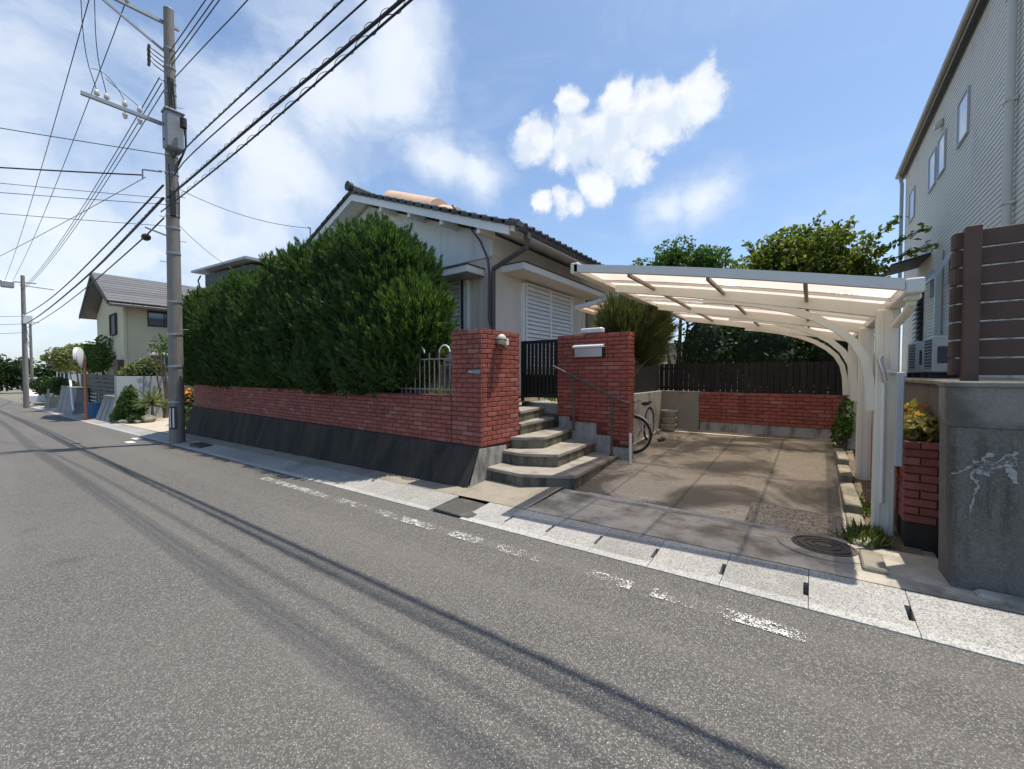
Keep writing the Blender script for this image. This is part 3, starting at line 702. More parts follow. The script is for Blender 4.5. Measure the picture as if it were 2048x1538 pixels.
# mailbox wall right of the gate
XB0, XB1, YB, YB2, ZB = -3.80, -2.43, 6.50, 6.74, 2.26
mw = thing('mailbox_wall', 'red painted brick wall with a letter box, right of the black gate', 'brick wall', (-3.1, 6.6, 0.2))
def stepz(x): return 0.78 if x < -3.55 else (0.70 if x < -3.02 else (0.50 if x < -2.72 else 0.32))
mb = MB()
for x0, x1 in ((XB0+.012,-3.55),(-3.55,-3.02),(-3.02,-2.72),(-2.72,XB1-.012)):
    zb = stepz((x0+x1)/2); mb.box(x0, x1, YB+.012, YB2-.012, zb, ZB-.015)
mb.build('mortar_core', M['mortar'], mw)
MB().box(XB0+.02, XB1-.008, YB+.020, YB2-.02, 0.02, 0.80).build('concrete_base', M['base_concrete'], mw)
bl = []; course_run(bl, (XB0, YB), XB1-XB0, ZB-0.07*28, ZB, 0.0, skip=lambda c, z: z-.035 < max(stepz(XB0+c-.10), stepz(XB0+c+.02)))
course_run(bl, (XB1, YB+.036), YB2-YB-.04, 0.37, ZB, math.pi/2, shift=1)
lay_bricks(mw, bl)
MB().bbox(XB0+.004, XB1-.004, YB+.004, YB2-.004, ZB-.0145, ZB+.004, 0.005).build('cap_course', M['mortar'], mw)

# walls round the parking bay
bw = thing('bay_back_wall', 'low red brick wall on a concrete footing at the back of the carport', 'brick wall', (-0.6, 9.7, 0.3))
MB().box(-1.98, 0.70, 9.62, 9.80, 0.10, 0.52).build('concrete_base', M['base_concrete'], bw)
MB().box(-1.99, 0.72, 9.612, 9.802, 0.5205, 1.155).build('mortar_core', M['mortar'], bw)
bl = []; course_run(bl, (-2.0, 9.60), 2.72, 0.515, 1.17, 0.0); lay_bricks(bw, bl)
lw = thing('bay_side_wall', 'plain grey concrete wall closing the left and back corner of the parking bay', 'concrete wall', (-2.9, 8.2, 0.2))
MB().bbox(-3.0, -2.80, YB2+.01, 9.60, -.05, 1.17, 0.008).build('side_panel', M['side_wall'], lw)
MB().bbox(-2.995, -2.005, 9.605, 9.80, 0.0, 1.168, 0.008).build('back_panel', M['side_wall'], lw)

# concrete wall of the right-hand neighbour
rr = thing('neighbour_retaining_wall', 'tall weathered grey concrete wall with pale crack repairs at the right edge', 'retaining wall', (1.6, 4.3, 0))
mb = MB()
def wall_poly(zb, zt, yb, yt, x0b, x0t, x1=9.0):
    return mb.add([(x0b,yb,zb),(x1,yb,zb),(x1,4.42,zb),(x0b,4.42,zb),(x0t,yt,zt),(x1,yt,zt),(x1,4.42,zt),(x0t,4.42,zt)],
                  [(3,2,1,0),(4,5,6,7),(0,1,5,4),(1,2,6,5),(2,3,7,6),(3,0,4,7)])
wall_poly(-.05, 1.18, 4.06, 4.125, 0.80, 0.785)
mb.build('lower_wall', M['grey_wall'], rr)
mb = MB(); wall_poly(1.183, 1.46, 4.130, 4.135, 0.780, 0.775); mb.build('upper_band', M['grey_wall_pale'], rr)
mb = MB(); mb.bbox(0.765, 9.0, 4.115, 4.42, 1.462, 1.50, 0.008); mb.build('coping', M['grey_wall_pale'], rr)
mb = MB(); mb.box(0.912, 1.0, 4.421, 17.5, -.05, 1.46); mb.build('side_wall', M['grey_wall'], rr)
mb = MB(); mb.bbox(0.87, 1.02, 4.421, 17.5, 1.462, 1.502, 0.008); mb.build('side_coping', M['curb'], rr)
# footing shadow gap: small kerb lip along the foot of the wall
mb = MB(); mb.bbox(0.90, 9.0, 3.93, 4.055, zroad(1)-.03, zroad(1)+0.075, 0.02); mb.build('footing', M['apron'], rr)
# crack repairs: irregular skins of filler following the cracks
def yface(z): return 4.06 + (4.125-4.06)*(z+.05)/1.23
def filler(path, w0, w1, seed):
    rnd = random.Random(seed); V = []; F = []; pts = []
    for i in range(len(path)-1):
        a, c = path[i], path[i+1]
        for k in range(6):
            t = k/6; pts.append((a[0]+(c[0]-a[0])*t + rnd.gauss(0,.006), a[1]+(c[1]-a[1])*t + rnd.gauss(0,.008)))
    pts.append(path[-1]); m_ = len(pts)
    for i, (x, z) in enumerate(pts):
        t = i/(m_-1); w = (w0+(w1-w0)*t)*rnd.uniform(.35,1.5)
        q = pts[min(i+1,m_-1)]; p_ = pts[max(i-1,0)]; dx, dz = q[0]-p_[0], q[1]-p_[1]; l = math.hypot(dx,dz) or 1
        nx, nz = -dz/l*w, dx/l*w; e = rnd.uniform(.5,1.2)
        for sx in (e, -1):
            V.append((x+nx*sx, yface(z+nz*sx)-.0035, z+nz*sx))
        V.append((x, yface(z)+.01, z))
    for i in range(m_-1):
        a, c = 3*i, 3*i+3
        F += [(a,a+1,c+1,c),(a+2,a,c,c+2),(a+1,a+2,c+2,c+1)]
    return V, F
fl = MB()
for i, (pth, w0, w1) in enumerate((
    ([(0.805,0.85),(0.86,0.90),(0.93,0.95),(0.975,1.02)], .004, .014), ([(0.90,0.93),(0.95,0.88),(0.99,0.95)], .03, .018),
    ([(0.93,0.90),(0.955,0.95),(0.98,0.92)], .03, .026), ([(0.985,0.92),(1.03,0.96),(1.085,1.04)], .022, .013), ([(1.02,0.96),(1.06,0.93),(1.085,0.83)], .030, .012),
    ([(1.03,0.99),(1.07,0.98),(1.085,0.95)], .02, .014), ([(0.91,0.90),(0.89,0.84),(0.925,0.79),(0.90,0.70),(0.885,0.60)], .010, .004))):
    fl.add(*filler(pth, w0, w1, 40+i))
fl.build('crack_filler', M['patch'], rr)

# brick planter beside the carport posts
pl = thing('brick_planter', 'narrow red brick planter on a dark footing beside the front carport post', 'planter', (0.76, 5.6, 0.1))
MB().box(0.675, 0.90, 4.915, 9.50, -.05, 0.25).build('footing', M['algae'], pl)
MB().box(0.672, 0.902, 4.912, 9.50, 0.251, 0.95).build('mortar_core', M['mortar'], pl)
bl = []; course_run(bl, (0.66, 4.90), 0.245, 0.25, 0.97, 0.0); course_run(bl, (0.66, 7.20), 2.26, 0.25, 0.97, -math.pi/2, shift=1)
lay_bricks(pl, bl)
MB().box(0.70, 0.90, 4.94, 9.45, 0.9505, 0.962).build('soil', M['soil'], pl)

# ------------------------------------------------------------------ entrance steps
st = thing('entrance_steps', 'five weathered concrete steps fanning round from the black gate to the driveway', 'steps', (-3.2, 5.4, 0.0))
STEPS = [
    (0.20, [(-3.786,4.47),(-3.15,4.44),(-2.53,4.80),(-2.63,6.515),(-3.786,6.515)]),
    (0.39, [(-3.787,4.84),(-3.43,4.82),(-2.95,5.06),(-3.04,6.515),(-3.787,6.515)]),
    (0.57, [(-3.788,5.04),(-3.60,5.13),(-3.36,5.36),(-3.50,6.515),(-3.788,6.515)]),
    (0.75, [(-3.60,5.31),(-3.80,5.305),(-4.68,5.305),(-4.68,6.56),(-3.89,6.515),(-3.78,5.40)][::-1]),
    (0.935, [(-3.92,5.46),(-4.15,6.60),(-4.70,6.60),(-4.70,5.46)]),
]
STEPS[3] = (0.75, [(-4.68,5.31),(-3.795,5.31),(-3.80,5.42),(-3.89,6.515),(-4.68,6.60)])
zlow = -0.06
for k, (zt, poly) in enumerate(STEPS):
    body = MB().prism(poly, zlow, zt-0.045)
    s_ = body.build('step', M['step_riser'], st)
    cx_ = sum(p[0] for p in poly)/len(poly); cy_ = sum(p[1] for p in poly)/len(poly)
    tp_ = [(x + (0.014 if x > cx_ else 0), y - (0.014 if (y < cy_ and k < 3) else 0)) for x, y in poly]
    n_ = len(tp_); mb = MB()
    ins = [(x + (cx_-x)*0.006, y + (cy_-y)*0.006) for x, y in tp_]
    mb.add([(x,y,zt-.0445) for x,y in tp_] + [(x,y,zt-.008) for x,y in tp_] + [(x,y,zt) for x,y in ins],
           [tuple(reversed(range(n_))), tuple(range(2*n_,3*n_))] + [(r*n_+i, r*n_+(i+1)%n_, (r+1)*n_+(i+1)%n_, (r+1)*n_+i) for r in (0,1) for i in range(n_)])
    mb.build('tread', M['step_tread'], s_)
    zlow = zt - 0.10 if k < 2 else 0.30
MB().bbox(-4.70, -3.815, 6.61, 6.72, 0.80, 1.00, 0.01).build('gate_sill', M['step_tread'], st)

# handrail
hr = thing('handrail', 'dark steel handrail sloping down along the brick wall beside the steps', 'handrail', (-3.0, 6.35, 0.3))
MB().tube([(-3.80,6.33,1.70),(-3.74,6.33,1.675),(-2.53,6.33,1.13),(-2.47,6.33,1.105)], 0.024, 10).build('rail', M['rail'], hr, True)
for x, zt, zb in ((-3.37,1.50,0.57),(-2.66,1.18,0.20)):
    MB().tube([(x,6.33,zb),(x,6.33,zt)], 0.021, 10).build('post', M['rail'], hr, True)
    MB().lathe([(0.045,zb),(0.045,zb+.012),(0.024,zb+.02)], (x,6.33,0), 14).build('foot_plate', M['rail'], hr)
pp = thing('rusty_post', 'slim peeling white and rust-brown post at the right end of the mailbox wall', 'post', (-2.36, 6.38, 0.1))
MB().tube([(-2.36,6.38,0.07),(-2.36,6.38,0.60)], 0.020, 8).build('white_foot', M['white_metal'], pp, True)
MB().tube([(-2.36,6.38,0.601),(-2.36,6.38,1.16)], 0.019, 8).build('rusty_top', mat('rust', (0.20,0.10,0.06), 0.9, 0.4, 18), pp, True)
MB().bar((-2.47,6.38,1.10),(-2.36,6.38,1.10), 0.03, 0.02).build('bracket', M['curb'], pp)

# gate
gt = thing('entrance_gate', 'black metal gate of slim upright bars above the steps', 'gate', (-4.2, 6.64, 1.0))
gx0, gx1, gz0, gz1 = -4.72, -3.83, 1.10, 2.22
for x in (gx0, gx1-.05): MB().box(x, x+.05, 6.62, 6.67, gz0-.08, gz1).build('stile', M['black_metal'], gt)
for z, h in ((gz0,.06),(gz0+.40,.05),(gz1-.06,.06)):
    MB().box(gx0+.051, gx1-.051, 6.625, 6.665, z, z+h).build('rail', M['black_metal'], gt)
nb_ = 9; wv = (gx1-gx0-.10)/nb_
for i in range(nb_):
    x = gx0+.05+wv*i
    MB().box(x+.010, x+wv-.016, 6.632, 6.655, gz0+.062, gz1-.062).build('bar', M['black_metal'], gt)
MB().box(gx0+.052, gx1-.052, 6.657, 6.662, gz0+.062, gz0+.40).build('lower_panel', M['black_metal'], gt)
MB().lathe([(0.012,6.585),(0.012,6.61),(0.022,6.612),(0.022,6.62)], (gx1-.025,0,1.62), 12, 'y').build('latch', M['black_metal'], gt)

# letter box on the wall, spare flap box on top
lb = thing('letter_box', 'stainless letter box with a white lid let into the brick wall', 'letter box', (-3.1, 6.49, 1.9))
MB().bbox(-3.42,-2.90,6.44,6.499,1.86,2.02,0.006).build('front_flap', M['steel'], lb)
MB().extrude([(-3.445,6.500,2.085),(-3.445,6.405,2.050),(-3.445,6.405,2.022),(-3.445,6.500,2.022)], (0.575,0,0)).build('lid', M['white_metal'], lb)
MB().box(-2.895,-2.865,6.45,6.499,1.855,2.02).build('side_plate', M['black_metal'], lb)
tb = thing('white_box', 'small white plastic box lying on top of the mailbox wall', 'box', (-3.15, 6.62, 2.265))
MB().bbox(-3.36,-2.95,6.55,6.70,2.285,2.375,0.018).build('casing', M['white_metal'], tb)
MB().box(-3.24,-2.98,6.57,6.68,2.264,2.286).build('foot', M['dark_trim'], tb)

# wall lamp on the pillar side, with its cable
wl = thing('pillar_lamp', 'weathered round globe lamp fixed to the lit side of the gate pillar', 'lamp', (-3.80, 4.72, 2.02))
MB().lathe([(0.050,-3.799),(0.062,-3.79),(0.062,-3.77),(0.048,-3.755)], (0,4.73,2.06), 16, 'x').build('back_plate', M['galv'], wl, True)
MB().sphere((-3.715,4.715,2.075), 0.078, 16, 10, (0.9,1,1)).build('globe', M['lamp_glass'], wl, True)
MB().lathe([(0.080,2.058),(0.084,2.066),(0.080,2.074)], (-3.715,4.715,0), 20).build('band', M['dark_trim'], wl, True)
MB().bbox(-3.795,-3.70,4.80,4.885,1.99,2.09,0.012).build('sensor_box', M['white_metal'], wl)
MB().tube([(-3.72,4.75,1.98),(-3.69,4.78,1.945),(-3.72,4.83,1.95)], 0.018, 8).build('bracket', M['dark_trim'], wl, True)
MB().tube([(-3.793,4.72,1.99),(-3.79,4.66,1.90),(-3.792,4.63,1.80),(-3.793,4.60,1.60),(-3.793,4.565,1.40),(-3.793,4.555,1.30)], 0.008, 6).build('cable', M['rail'], wl, True)
ap = thing('address_plate', 'small blue-grey address plate on the front of the gate pillar', 'sign', (-3.93, 4.345, 1.59))
MB().bbox(-3.935,-3.815,4.336,4.3485,1.562,1.618,0.003).build('plate', M['plate_blue'], ap)
MB().bbox(-4.045,-3.945,4.339,4.3485,1.572,1.606,0.003).build('small_plate', M['grey_metal'], ap)

# beige bar fence on the garden wall
bf = thing('bar_fence', 'beige metal fence with hooped bar tops between the hedge and the pillar', 'fence', (-5.1, 4.46, 1.22))
for z in (1.30, 1.79): MB().box(-5.80, -4.42, 4.445, 4.465, z, z+.022).build('rail', M['fence_beige'], bf)
MB().box(-4.455, -4.42, 4.435, 4.475, 1.228, 1.80).build('post', M['fence_beige'], bf)
for i in range(11):
    x = -5.74 + i*0.118
    if i % 3 != 1: continue
for i, x in enumerate(frange(-5.72, -4.54, 10)):
    z1 = 1.79 if i % 2 else 1.90
    MB().tube([(x,4.455,1.228),(x,4.455,z1)], 0.0105, 8).build('bar', M['fence_beige'], bf, True)
for x0, x1 in ((-5.366,-5.13),(-4.776,-4.54)):
    c = (x0+x1)/2; rr_ = (x1-x0)/2
    MB().tube([(c - rr_*math.cos(t), 4.455, 1.90 + rr_*0.95*math.sin(t)) for t in [math.pi*i/12 for i in range(13)]], 0.012, 8).build('hoop', M['white_metal'], bf, True)  # white on a beige fence: sunlight on the hoops is painted in

# black picket fence round the back of the bay
def picket_fence(name, label, p, q, z0, z1, n):
    f_ = thing(name, label, 'fence', ((p[0]+q[0])/2, (p[1]+q[1])/2, z0), 'black fences above the bay walls')
    p, q = Vector((p[0],p[1],0)), Vector((q[0],q[1],0)); d = (q-p); L = d.length; d.normalize(); nrm = Vector((-d.y,d.x,0))
    for z in (z0+.08, z1-.12):
        a = p+nrm*.022; c = q+nrm*.022
        MB().bar((a.x,a.y,z),(c.x,c.y,z), 0.03, 0.05).build('rail', M['dark_wood'], f_)
    w = L/n
    for i in range(n):
        c = p + d*(w*(i+.5)); a = c - d*(w*.44); e = c + d*(w*.44)
        MB().bar((a.x,a.y,(z0+z1)/2),(e.x,e.y,(z0+z1)/2), 0.018, z1-z0-random.uniform(0,.012)).build('picket', M['dark_wood'], f_)
    return f_
picket_fence('picket_fence', 'black board fence on top of the low brick wall behind the carport', (-2.9,9.70), (0.78,9.70), 1.172, 1.80, 34)
picket_fence('picket_fence', 'black board fence above the left concrete wall of the parking bay', (-2.90,6.80), (-2.90,9.66), 1.172, 1.80, 26)

# ------------------------------------------------------------------ the house
hs = thing('house', 'single-storey white gabled house with dark tiled roof behind the hedge', 'house', (-10.4, 12, 1.02))
HX, HXL, HY, HY2 = -5.78, -15.0, 7.0, 18.5
RX, RZ, EX, SL = -10.4, 6.62, -4.75, 0.378
rz = lambda x: RZ - SL*abs(x-RX)
VY = 6.45
# walls: beige below, white gable panel above
mb = MB(); mb.box(HXL, HX, HY, 11.62, 1.0, 4.22); mb.box(HXL, HX-1.3, 11.62, 13.3, 1.0, 4.22); mb.box(HXL, HX, 13.3, HY2, 1.0, 4.22)
mb.build('lower_wall', M['beige_wall'], hs)
mb = MB(); up_ = [(HXL-.02,HY-.025,4.221),(HX+.02,HY-.025,4.221),(HX+.02,HY-.025,rz(HX)-.19),(RX,HY-.025,RZ-.19),(HXL-.02,HY-.025,rz(HXL)-.19)]
mb.extrude(up_, (0, HY2-HY+.05, 0)); mb.build('gable_wall', M['stucco'], hs)
for x in (-13.4,-11.9,-8.9,-7.4):       # joints of the gable boards
    MB().box(x-.008, x+.008, HY-.0285, HY-.0245, 4.23, rz(x)-.28).build('board_joint', M['beige_wall'], hs)
for x in (-6.32, -5.86, -6.12):
    MB().box(x-.012, x+.012, HY-.012, HY+.001, 1.0, 4.21).build('cover_strip', M['beige_wall'], hs)
for y in (7.5, 7.95, 11.0, 11.4):
    MB().box(HX-.001, HX+.012, y-.012, y+.012, 1.0, 3.85).build('cover_strip', M['beige_wall'], hs)
MB().box(HXL, HX-1.28, 11.63, 13.29, 1.0, 1.3).build('porch_floor', M['curb'], hs)
dr = MB().box(HX-1.29, HX-1.24, 11.85, 12.75, 1.31, 3.45).build('front_door', M['recess'], hs)
MB().tube([(HX-1.2,12.6,2.2),(HX-1.2,12.6,2.5)], .015, 6).build('handle', M['steel'], dr)
MB().box(HX-.06, HX+.005, 11.63, 11.75, 1.0, 4.2).build('porch_post', M['recess'], hs)
# roof: two slopes with tile courses
def slope(side):
    ex = EX if side > 0 else 2*RX-EX
    mb = MB(); n = 26; V = []; F = []
    for layer in (0, -0.11):
        for j, y in enumerate((VY, HY2+.5)):
            V += [(RX, y, RZ+layer), (ex, y, rz(ex)+layer)]
    mb.add(V, [(0,1,3,2),(4,6,7,5),(0,2,6,4),(1,5,7,3),(0,4,5,1),(2,3,7,6)])
    return mb
for s_ in (1, -1):
    rf = slope(s_).build('roof_slope', M['white_trim'], hs)
    # wavy tile field, lying 2 cm above the deck
    ys = frange(VY-.02, HY2+.5, 300); k = 21; V = []; F = []
    ex = EX+.05 if s_ > 0 else 2*RX-EX-.05
    for i in range(k+1):
        for sub in (0, 1):
            if i == k and sub: continue
            x = RX + (ex-RX)*i/k
            for y in ys:
                V.append((x, y, rz(x) + 0.055 + 0.022*math.sin(2*math.pi*y/0.27) - (0.028 if sub == 0 and i else 0.0) + (0.0)))
    ny = len(ys); rows = len(V)//ny
    for r in range(rows-1):
        for j in range(ny-1): F.append((r*ny+j, r*ny+j+1, (r+1)*ny+j+1, (r+1)*ny+j))
    mb = MB(); mb.add(V, F); o = mb.build('tile_field', M['roof_tile'], rf, True); o['kind'] = 'stuff'
    # verge tiles and white barge board
    L = abs(ex-RX); nt_ = int(L/0.29)
    for i in range(nt_):
        t0, t1 = i/nt_, (i+1)/nt_
        x0, x1 = RX+(ex-RX)*t0, RX+(ex-RX)*(t1+.012)
        z0, z1 = rz(x0)+.050, rz(x1)+.080
        mb = MB(); mb.add([(x0,VY-.09,z0-.075),(x1,VY-.09,z1-.075),(x1,VY+.16,z1-.05),(x0,VY+.16,z0-.05),(x0,VY-.09,z0),(x1,VY-.09,z1),(x1,VY+.06,z1+.045),(x0,VY+.06,z0+.045),(x1,VY+.16,z1+.0),(x0,VY+.16,z0+.0)],
              [(0,1,5,4),(4,5,6,7),(7,6,8,9),(9,8,2,3),(1,2,8,6,5),(0,4,7,9,3),(0,3,2,1)])
        mb.build('verge_tile', M['roof_tile'], rf)
    exb = EX-.12 if s_ > 0 else 2*RX-EX+.12
    mb = MB(); mb.extrude([(RX,VY-.035,RZ-.02),(exb,VY-.035,rz(exb)-.02),(exb,VY-.035,rz(exb)-.20),(RX,VY-.035,RZ-.20)], (0,.03,0)); mb.build('barge_board', M['white_trim'], rf)
    for t in (0.22, 0.42, 0.62, 0.82):
        x = RX+(ex-RX)*t; MB().box(x-.05, x+.05, VY+.02, HY-.03, rz(x)-.30, rz(x)-.13).build('purlin_end', M['white_trim'], rf)
# ridge
mb_ = thing  # (alias not used)
rg = MB().box(RX-.12, RX+.12, VY-.05, HY2+.5, RZ+.03, RZ+.16).build('ridge', M['roof_tile'], hs)
for y in frange(VY-.1, VY+6.4, 22): MB().tube([(RX, y, RZ+.15),(RX, y+.28, RZ+.15)], 0.09, 10).build('ridge_tile', M['roof_tile'], rg, True)
MB().tube([(RX,VY-.16,RZ+.16),(RX,VY-.04,RZ+.16)], 0.13, 14).build('ridge_end', M['roof_tile'], rg, True)
# eave tiles, gutter and downpipe on the right
for y in frange(VY+.02, VY+.02+0.27*30, 30):
    mb = MB(); x0 = EX-.14; x1 = EX+.07
    mb.tube([(x0,y,rz(x0)+.085),(x1,y,rz(x1)+.085)], 0.062, 10); mb.build('eave_tile', M['roof_tile'], hs, True)
GX = EX+.10; GZ = rz(EX)-.06
gp_ = MB()
prof = [(0.065*math.cos(t), 0.06*math.sin(t)) for t in [math.pi + math.pi*i/8 for i in range(9)]]
ys = frange(VY-.06, 15.2, 14); V = []; F = []
for y in ys:
    V += [(GX+a, y, GZ+c) for a, c in prof] + [(GX+a*.86, y, GZ+c*.86+.002) for a, c in reversed(prof)]
k = len(prof)*2
for j in range(len(ys)-1):
    for i in range(k): F.append((j*k+i, j*k+(i+1)%k, (j+1)*k+(i+1)%k, (j+1)*k+i))
F += [tuple(range(k)), tuple(reversed(range((len(ys)-1)*k, len(ys)*k)))]
gp_.add(V, F); gut_ = gp_.build('eave_gutter', M['pipe_brown'], hs, True)
MB().bbox(GX-.05,GX+.06,VY+.22,VY+.34,GZ-.16,GZ-.02,.01).build('gutter_box', M['pipe_brown'], hs)
MB().tube([(GX,VY+.28,GZ-.15),(GX-.02,VY+.30,GZ-.30),(-5.66,6.90,3.88),(-5.70,6.93,3.78),(-5.70,6.93,1.05)], 0.055, 10).build('downpipe', M['pipe_brown'], hs, True)
mastp = MB().tube([(-6.40,6.36,5.27),(-6.25,6.55,5.02),(-5.95,6.80,4.50),(-5.80,6.86,4.12),(-5.77,6.875,3.85),(-5.77,6.875,2.75),(-5.72,6.86,2.62),(-5.42,6.75,2.40)], [0.02,.02,.024,.026,.028,.028,.018,.012], 8).build('service_conduit', M['pipe_brown'], hs, True)
MB().tube([(-12.75,6.44,5.70),(-12.75,6.44,6.2)], .022, 8).tube([(-12.75,6.44,6.17),(-12.75,6.38,6.17)], .03, 8).build('bracket', M['galv'], hs)
# trim between gable and lower wall, canopies
MB().box(HXL-.03, HX+.03, HY-.034, HY-.0255, 4.19, 4.225).build('trim_strip', M['stucco'], hs)
cn = MB().box(-9.6, -5.98, 6.40, HY-.03, 3.78, 3.92).build('front_canopy', M['white_trim'], hs)
MB().box(-9.62, -5.96, 6.385, HY-.028, 3.9205, 3.945).build('canopy_flashing', M['dark_trim'], cn)
MB().box(-9.58, -6.0, 6.42, HY-.03, 3.765, 3.7795).build('soffit', M['grey_metal'], cn)
cn = MB().box(HX+.005, -5.14, 7.32, 11.58, 3.90, 4.04).build('side_canopy', M['white_trim'], hs)
MB().box(HX+.004, -5.12, 7.30, 11.60, 4.0405, 4.062).build('canopy_flashing', M['dark_trim'], cn)
MB().box(HX+.01, -5.17, 7.36, 11.55, 3.885, 3.8995).build('soffit', M['beige_wall'], cn)
# louvred shutters
def shutter(a, c, z0, z1, side):
    """louvred double shutter; a,c along the wall"""
    def B(u0,u1,d0,d1,zz0,zz1):
        return MB().box(u0,u1,HY-d1,HY-d0,zz0,zz1) if side == 'front' else MB().box(HX+d0,HX+d1,u0,u1,zz0,zz1)
    s_ = B(a-.04,c+.04,0.002,0.02,z0-.03,z1+.03).build('shutter', M['shutter_frame'], hs)
    for u in (a-.05, (a+c)/2-.02, c): B(u,u+.05,0.021,0.085,z0-.03,z1+.03).build('stile', M['shutter'], s_)
    n = int((z1-z0)/0.105)
    for half in ((a+.001,(a+c)/2-.021),((a+c)/2+.031,c-.001)):
        for i in range(n):
            zz = z0+(z1-z0)*i/n; h = (z1-z0)/n
            if side == 'front':
                pr = [(half[0],HY-.03,zz+h*.98),(half[0],HY-.072,zz+h*.12),(half[0],HY-.060,zz+h*.02),(half[0],HY-.022,zz+h*.88)]; ex = (half[1]-half[0],0,0)
            else:
                pr = [(HX+.03,half[0],zz+h*.98),(HX+.072,half[0],zz+h*.12),(HX+.060,half[0],zz+h*.02),(HX+.022,half[0],zz+h*.88)]; ex = (0,half[1]-half[0],0)
            MB().extrude(pr, ex).build('slat', M['shutter'], s_)
    for zz in (z0-.06, z1+.03): B(a-.07,c+.07,0.021,0.095,zz,zz+.03).build('shutter_rail', M['shutter'], s_)
shutter(-9.2, -6.72, 1.75, 3.70, 'front')
shutter(8.27, 10.55, 1.75, 3.76, 'side')
MB().box(-6.66,-6.60,HY-.10,HY,1.5,3.76).build('window_casing', M['dark_trim'], hs)
MB().box(-6.595,-6.47,HY-.08,HY-.002,1.5,3.76).build('window_casing', M['white_trim'], hs)
MB().box(HX+.001,HX+.06,8.10,8.19,1.6,3.8).build('window_casing', M['white_trim'], hs)
# salmon covers on the roof behind the verge
for (x0, x1, r_, y, lab) in ((-10.22,-8.2,0.47,7.75,'long salmon half-round cover lying on the house roof'),(-8.05,-7.55,0.34,7.75,'short salmon half-round cover lower on the house roof')):
    mb = MB(); V = []; F = []; n = 12
    for x in frange(x0, x1, 6):
        for i in range(n+1):
            t = math.pi*i/n; V.append((x, y + r_*math.cos(t), rz(x)+.06 + r_*1.05*math.sin(t)))
    k = n+1
    for j in range(6):
        for i in range(n): F.append((j*k+i, j*k+i+1, (j+1)*k+i+1, (j+1)*k+i))
    F += [tuple(range(k)), tuple(reversed(range(6*k,7*k)))]
    mb.add(V, F); tag(mb.build('roof_cover', M['salmon'], None, True, loc=((x0+x1)/2, y, rz((x0+x1)/2))), lab, 'roof cover', 'salmon covers on the house roof')

# porch canopy beyond the mailbox wall
pc = thing('porch_canopy', 'small white framed translucent canopy over the house entrance path', 'canopy', (-3.8, 9.6, 1.0))
c0, c1 = (-4.52, 3.12), (-2.95, 3.36)
def pz(x): return c0[1] + (c1[1]-c0[1])*(x-c0[0])/(c1[0]-c0[0])
for y in (8.55, 10.6): MB().bar((c0[0],y,c0[1]),(c1[0],y,c1[1]), 0.06, 0.10).build('edge_beam', M['white_metal'], pc)
for x in frange(c0[0]+.03, c1[0]-.03, 6): MB().bar((x,8.58,pz(x)-.03),(x,10.57,pz(x)-.03), 0.035, 0.05).build('rib', M['carport'], pc)
for i in range(6):
    xa, xb = c0[0]+.03+(c1[0]-c0[0]-.06)*i/6, c0[0]+.03+(c1[0]-c0[0]-.06)*(i+1)/6
    MB().extrude([(xa+.004,8.59,pz(xa)+.012),(xb-.004,8.59,pz(xb)+.012),(xb-.004,8.59,pz(xb)+.016),(xa+.004,8.59,pz(xa)+.016)], (0,1.97,0)).build('sheet', M['poly'], pc)
for y in (8.65, 10.5): MB().bbox(-3.02,-2.96,y-.03,y+.03,1.0,3.30,.006).build('post', M['white_metal'], pc)

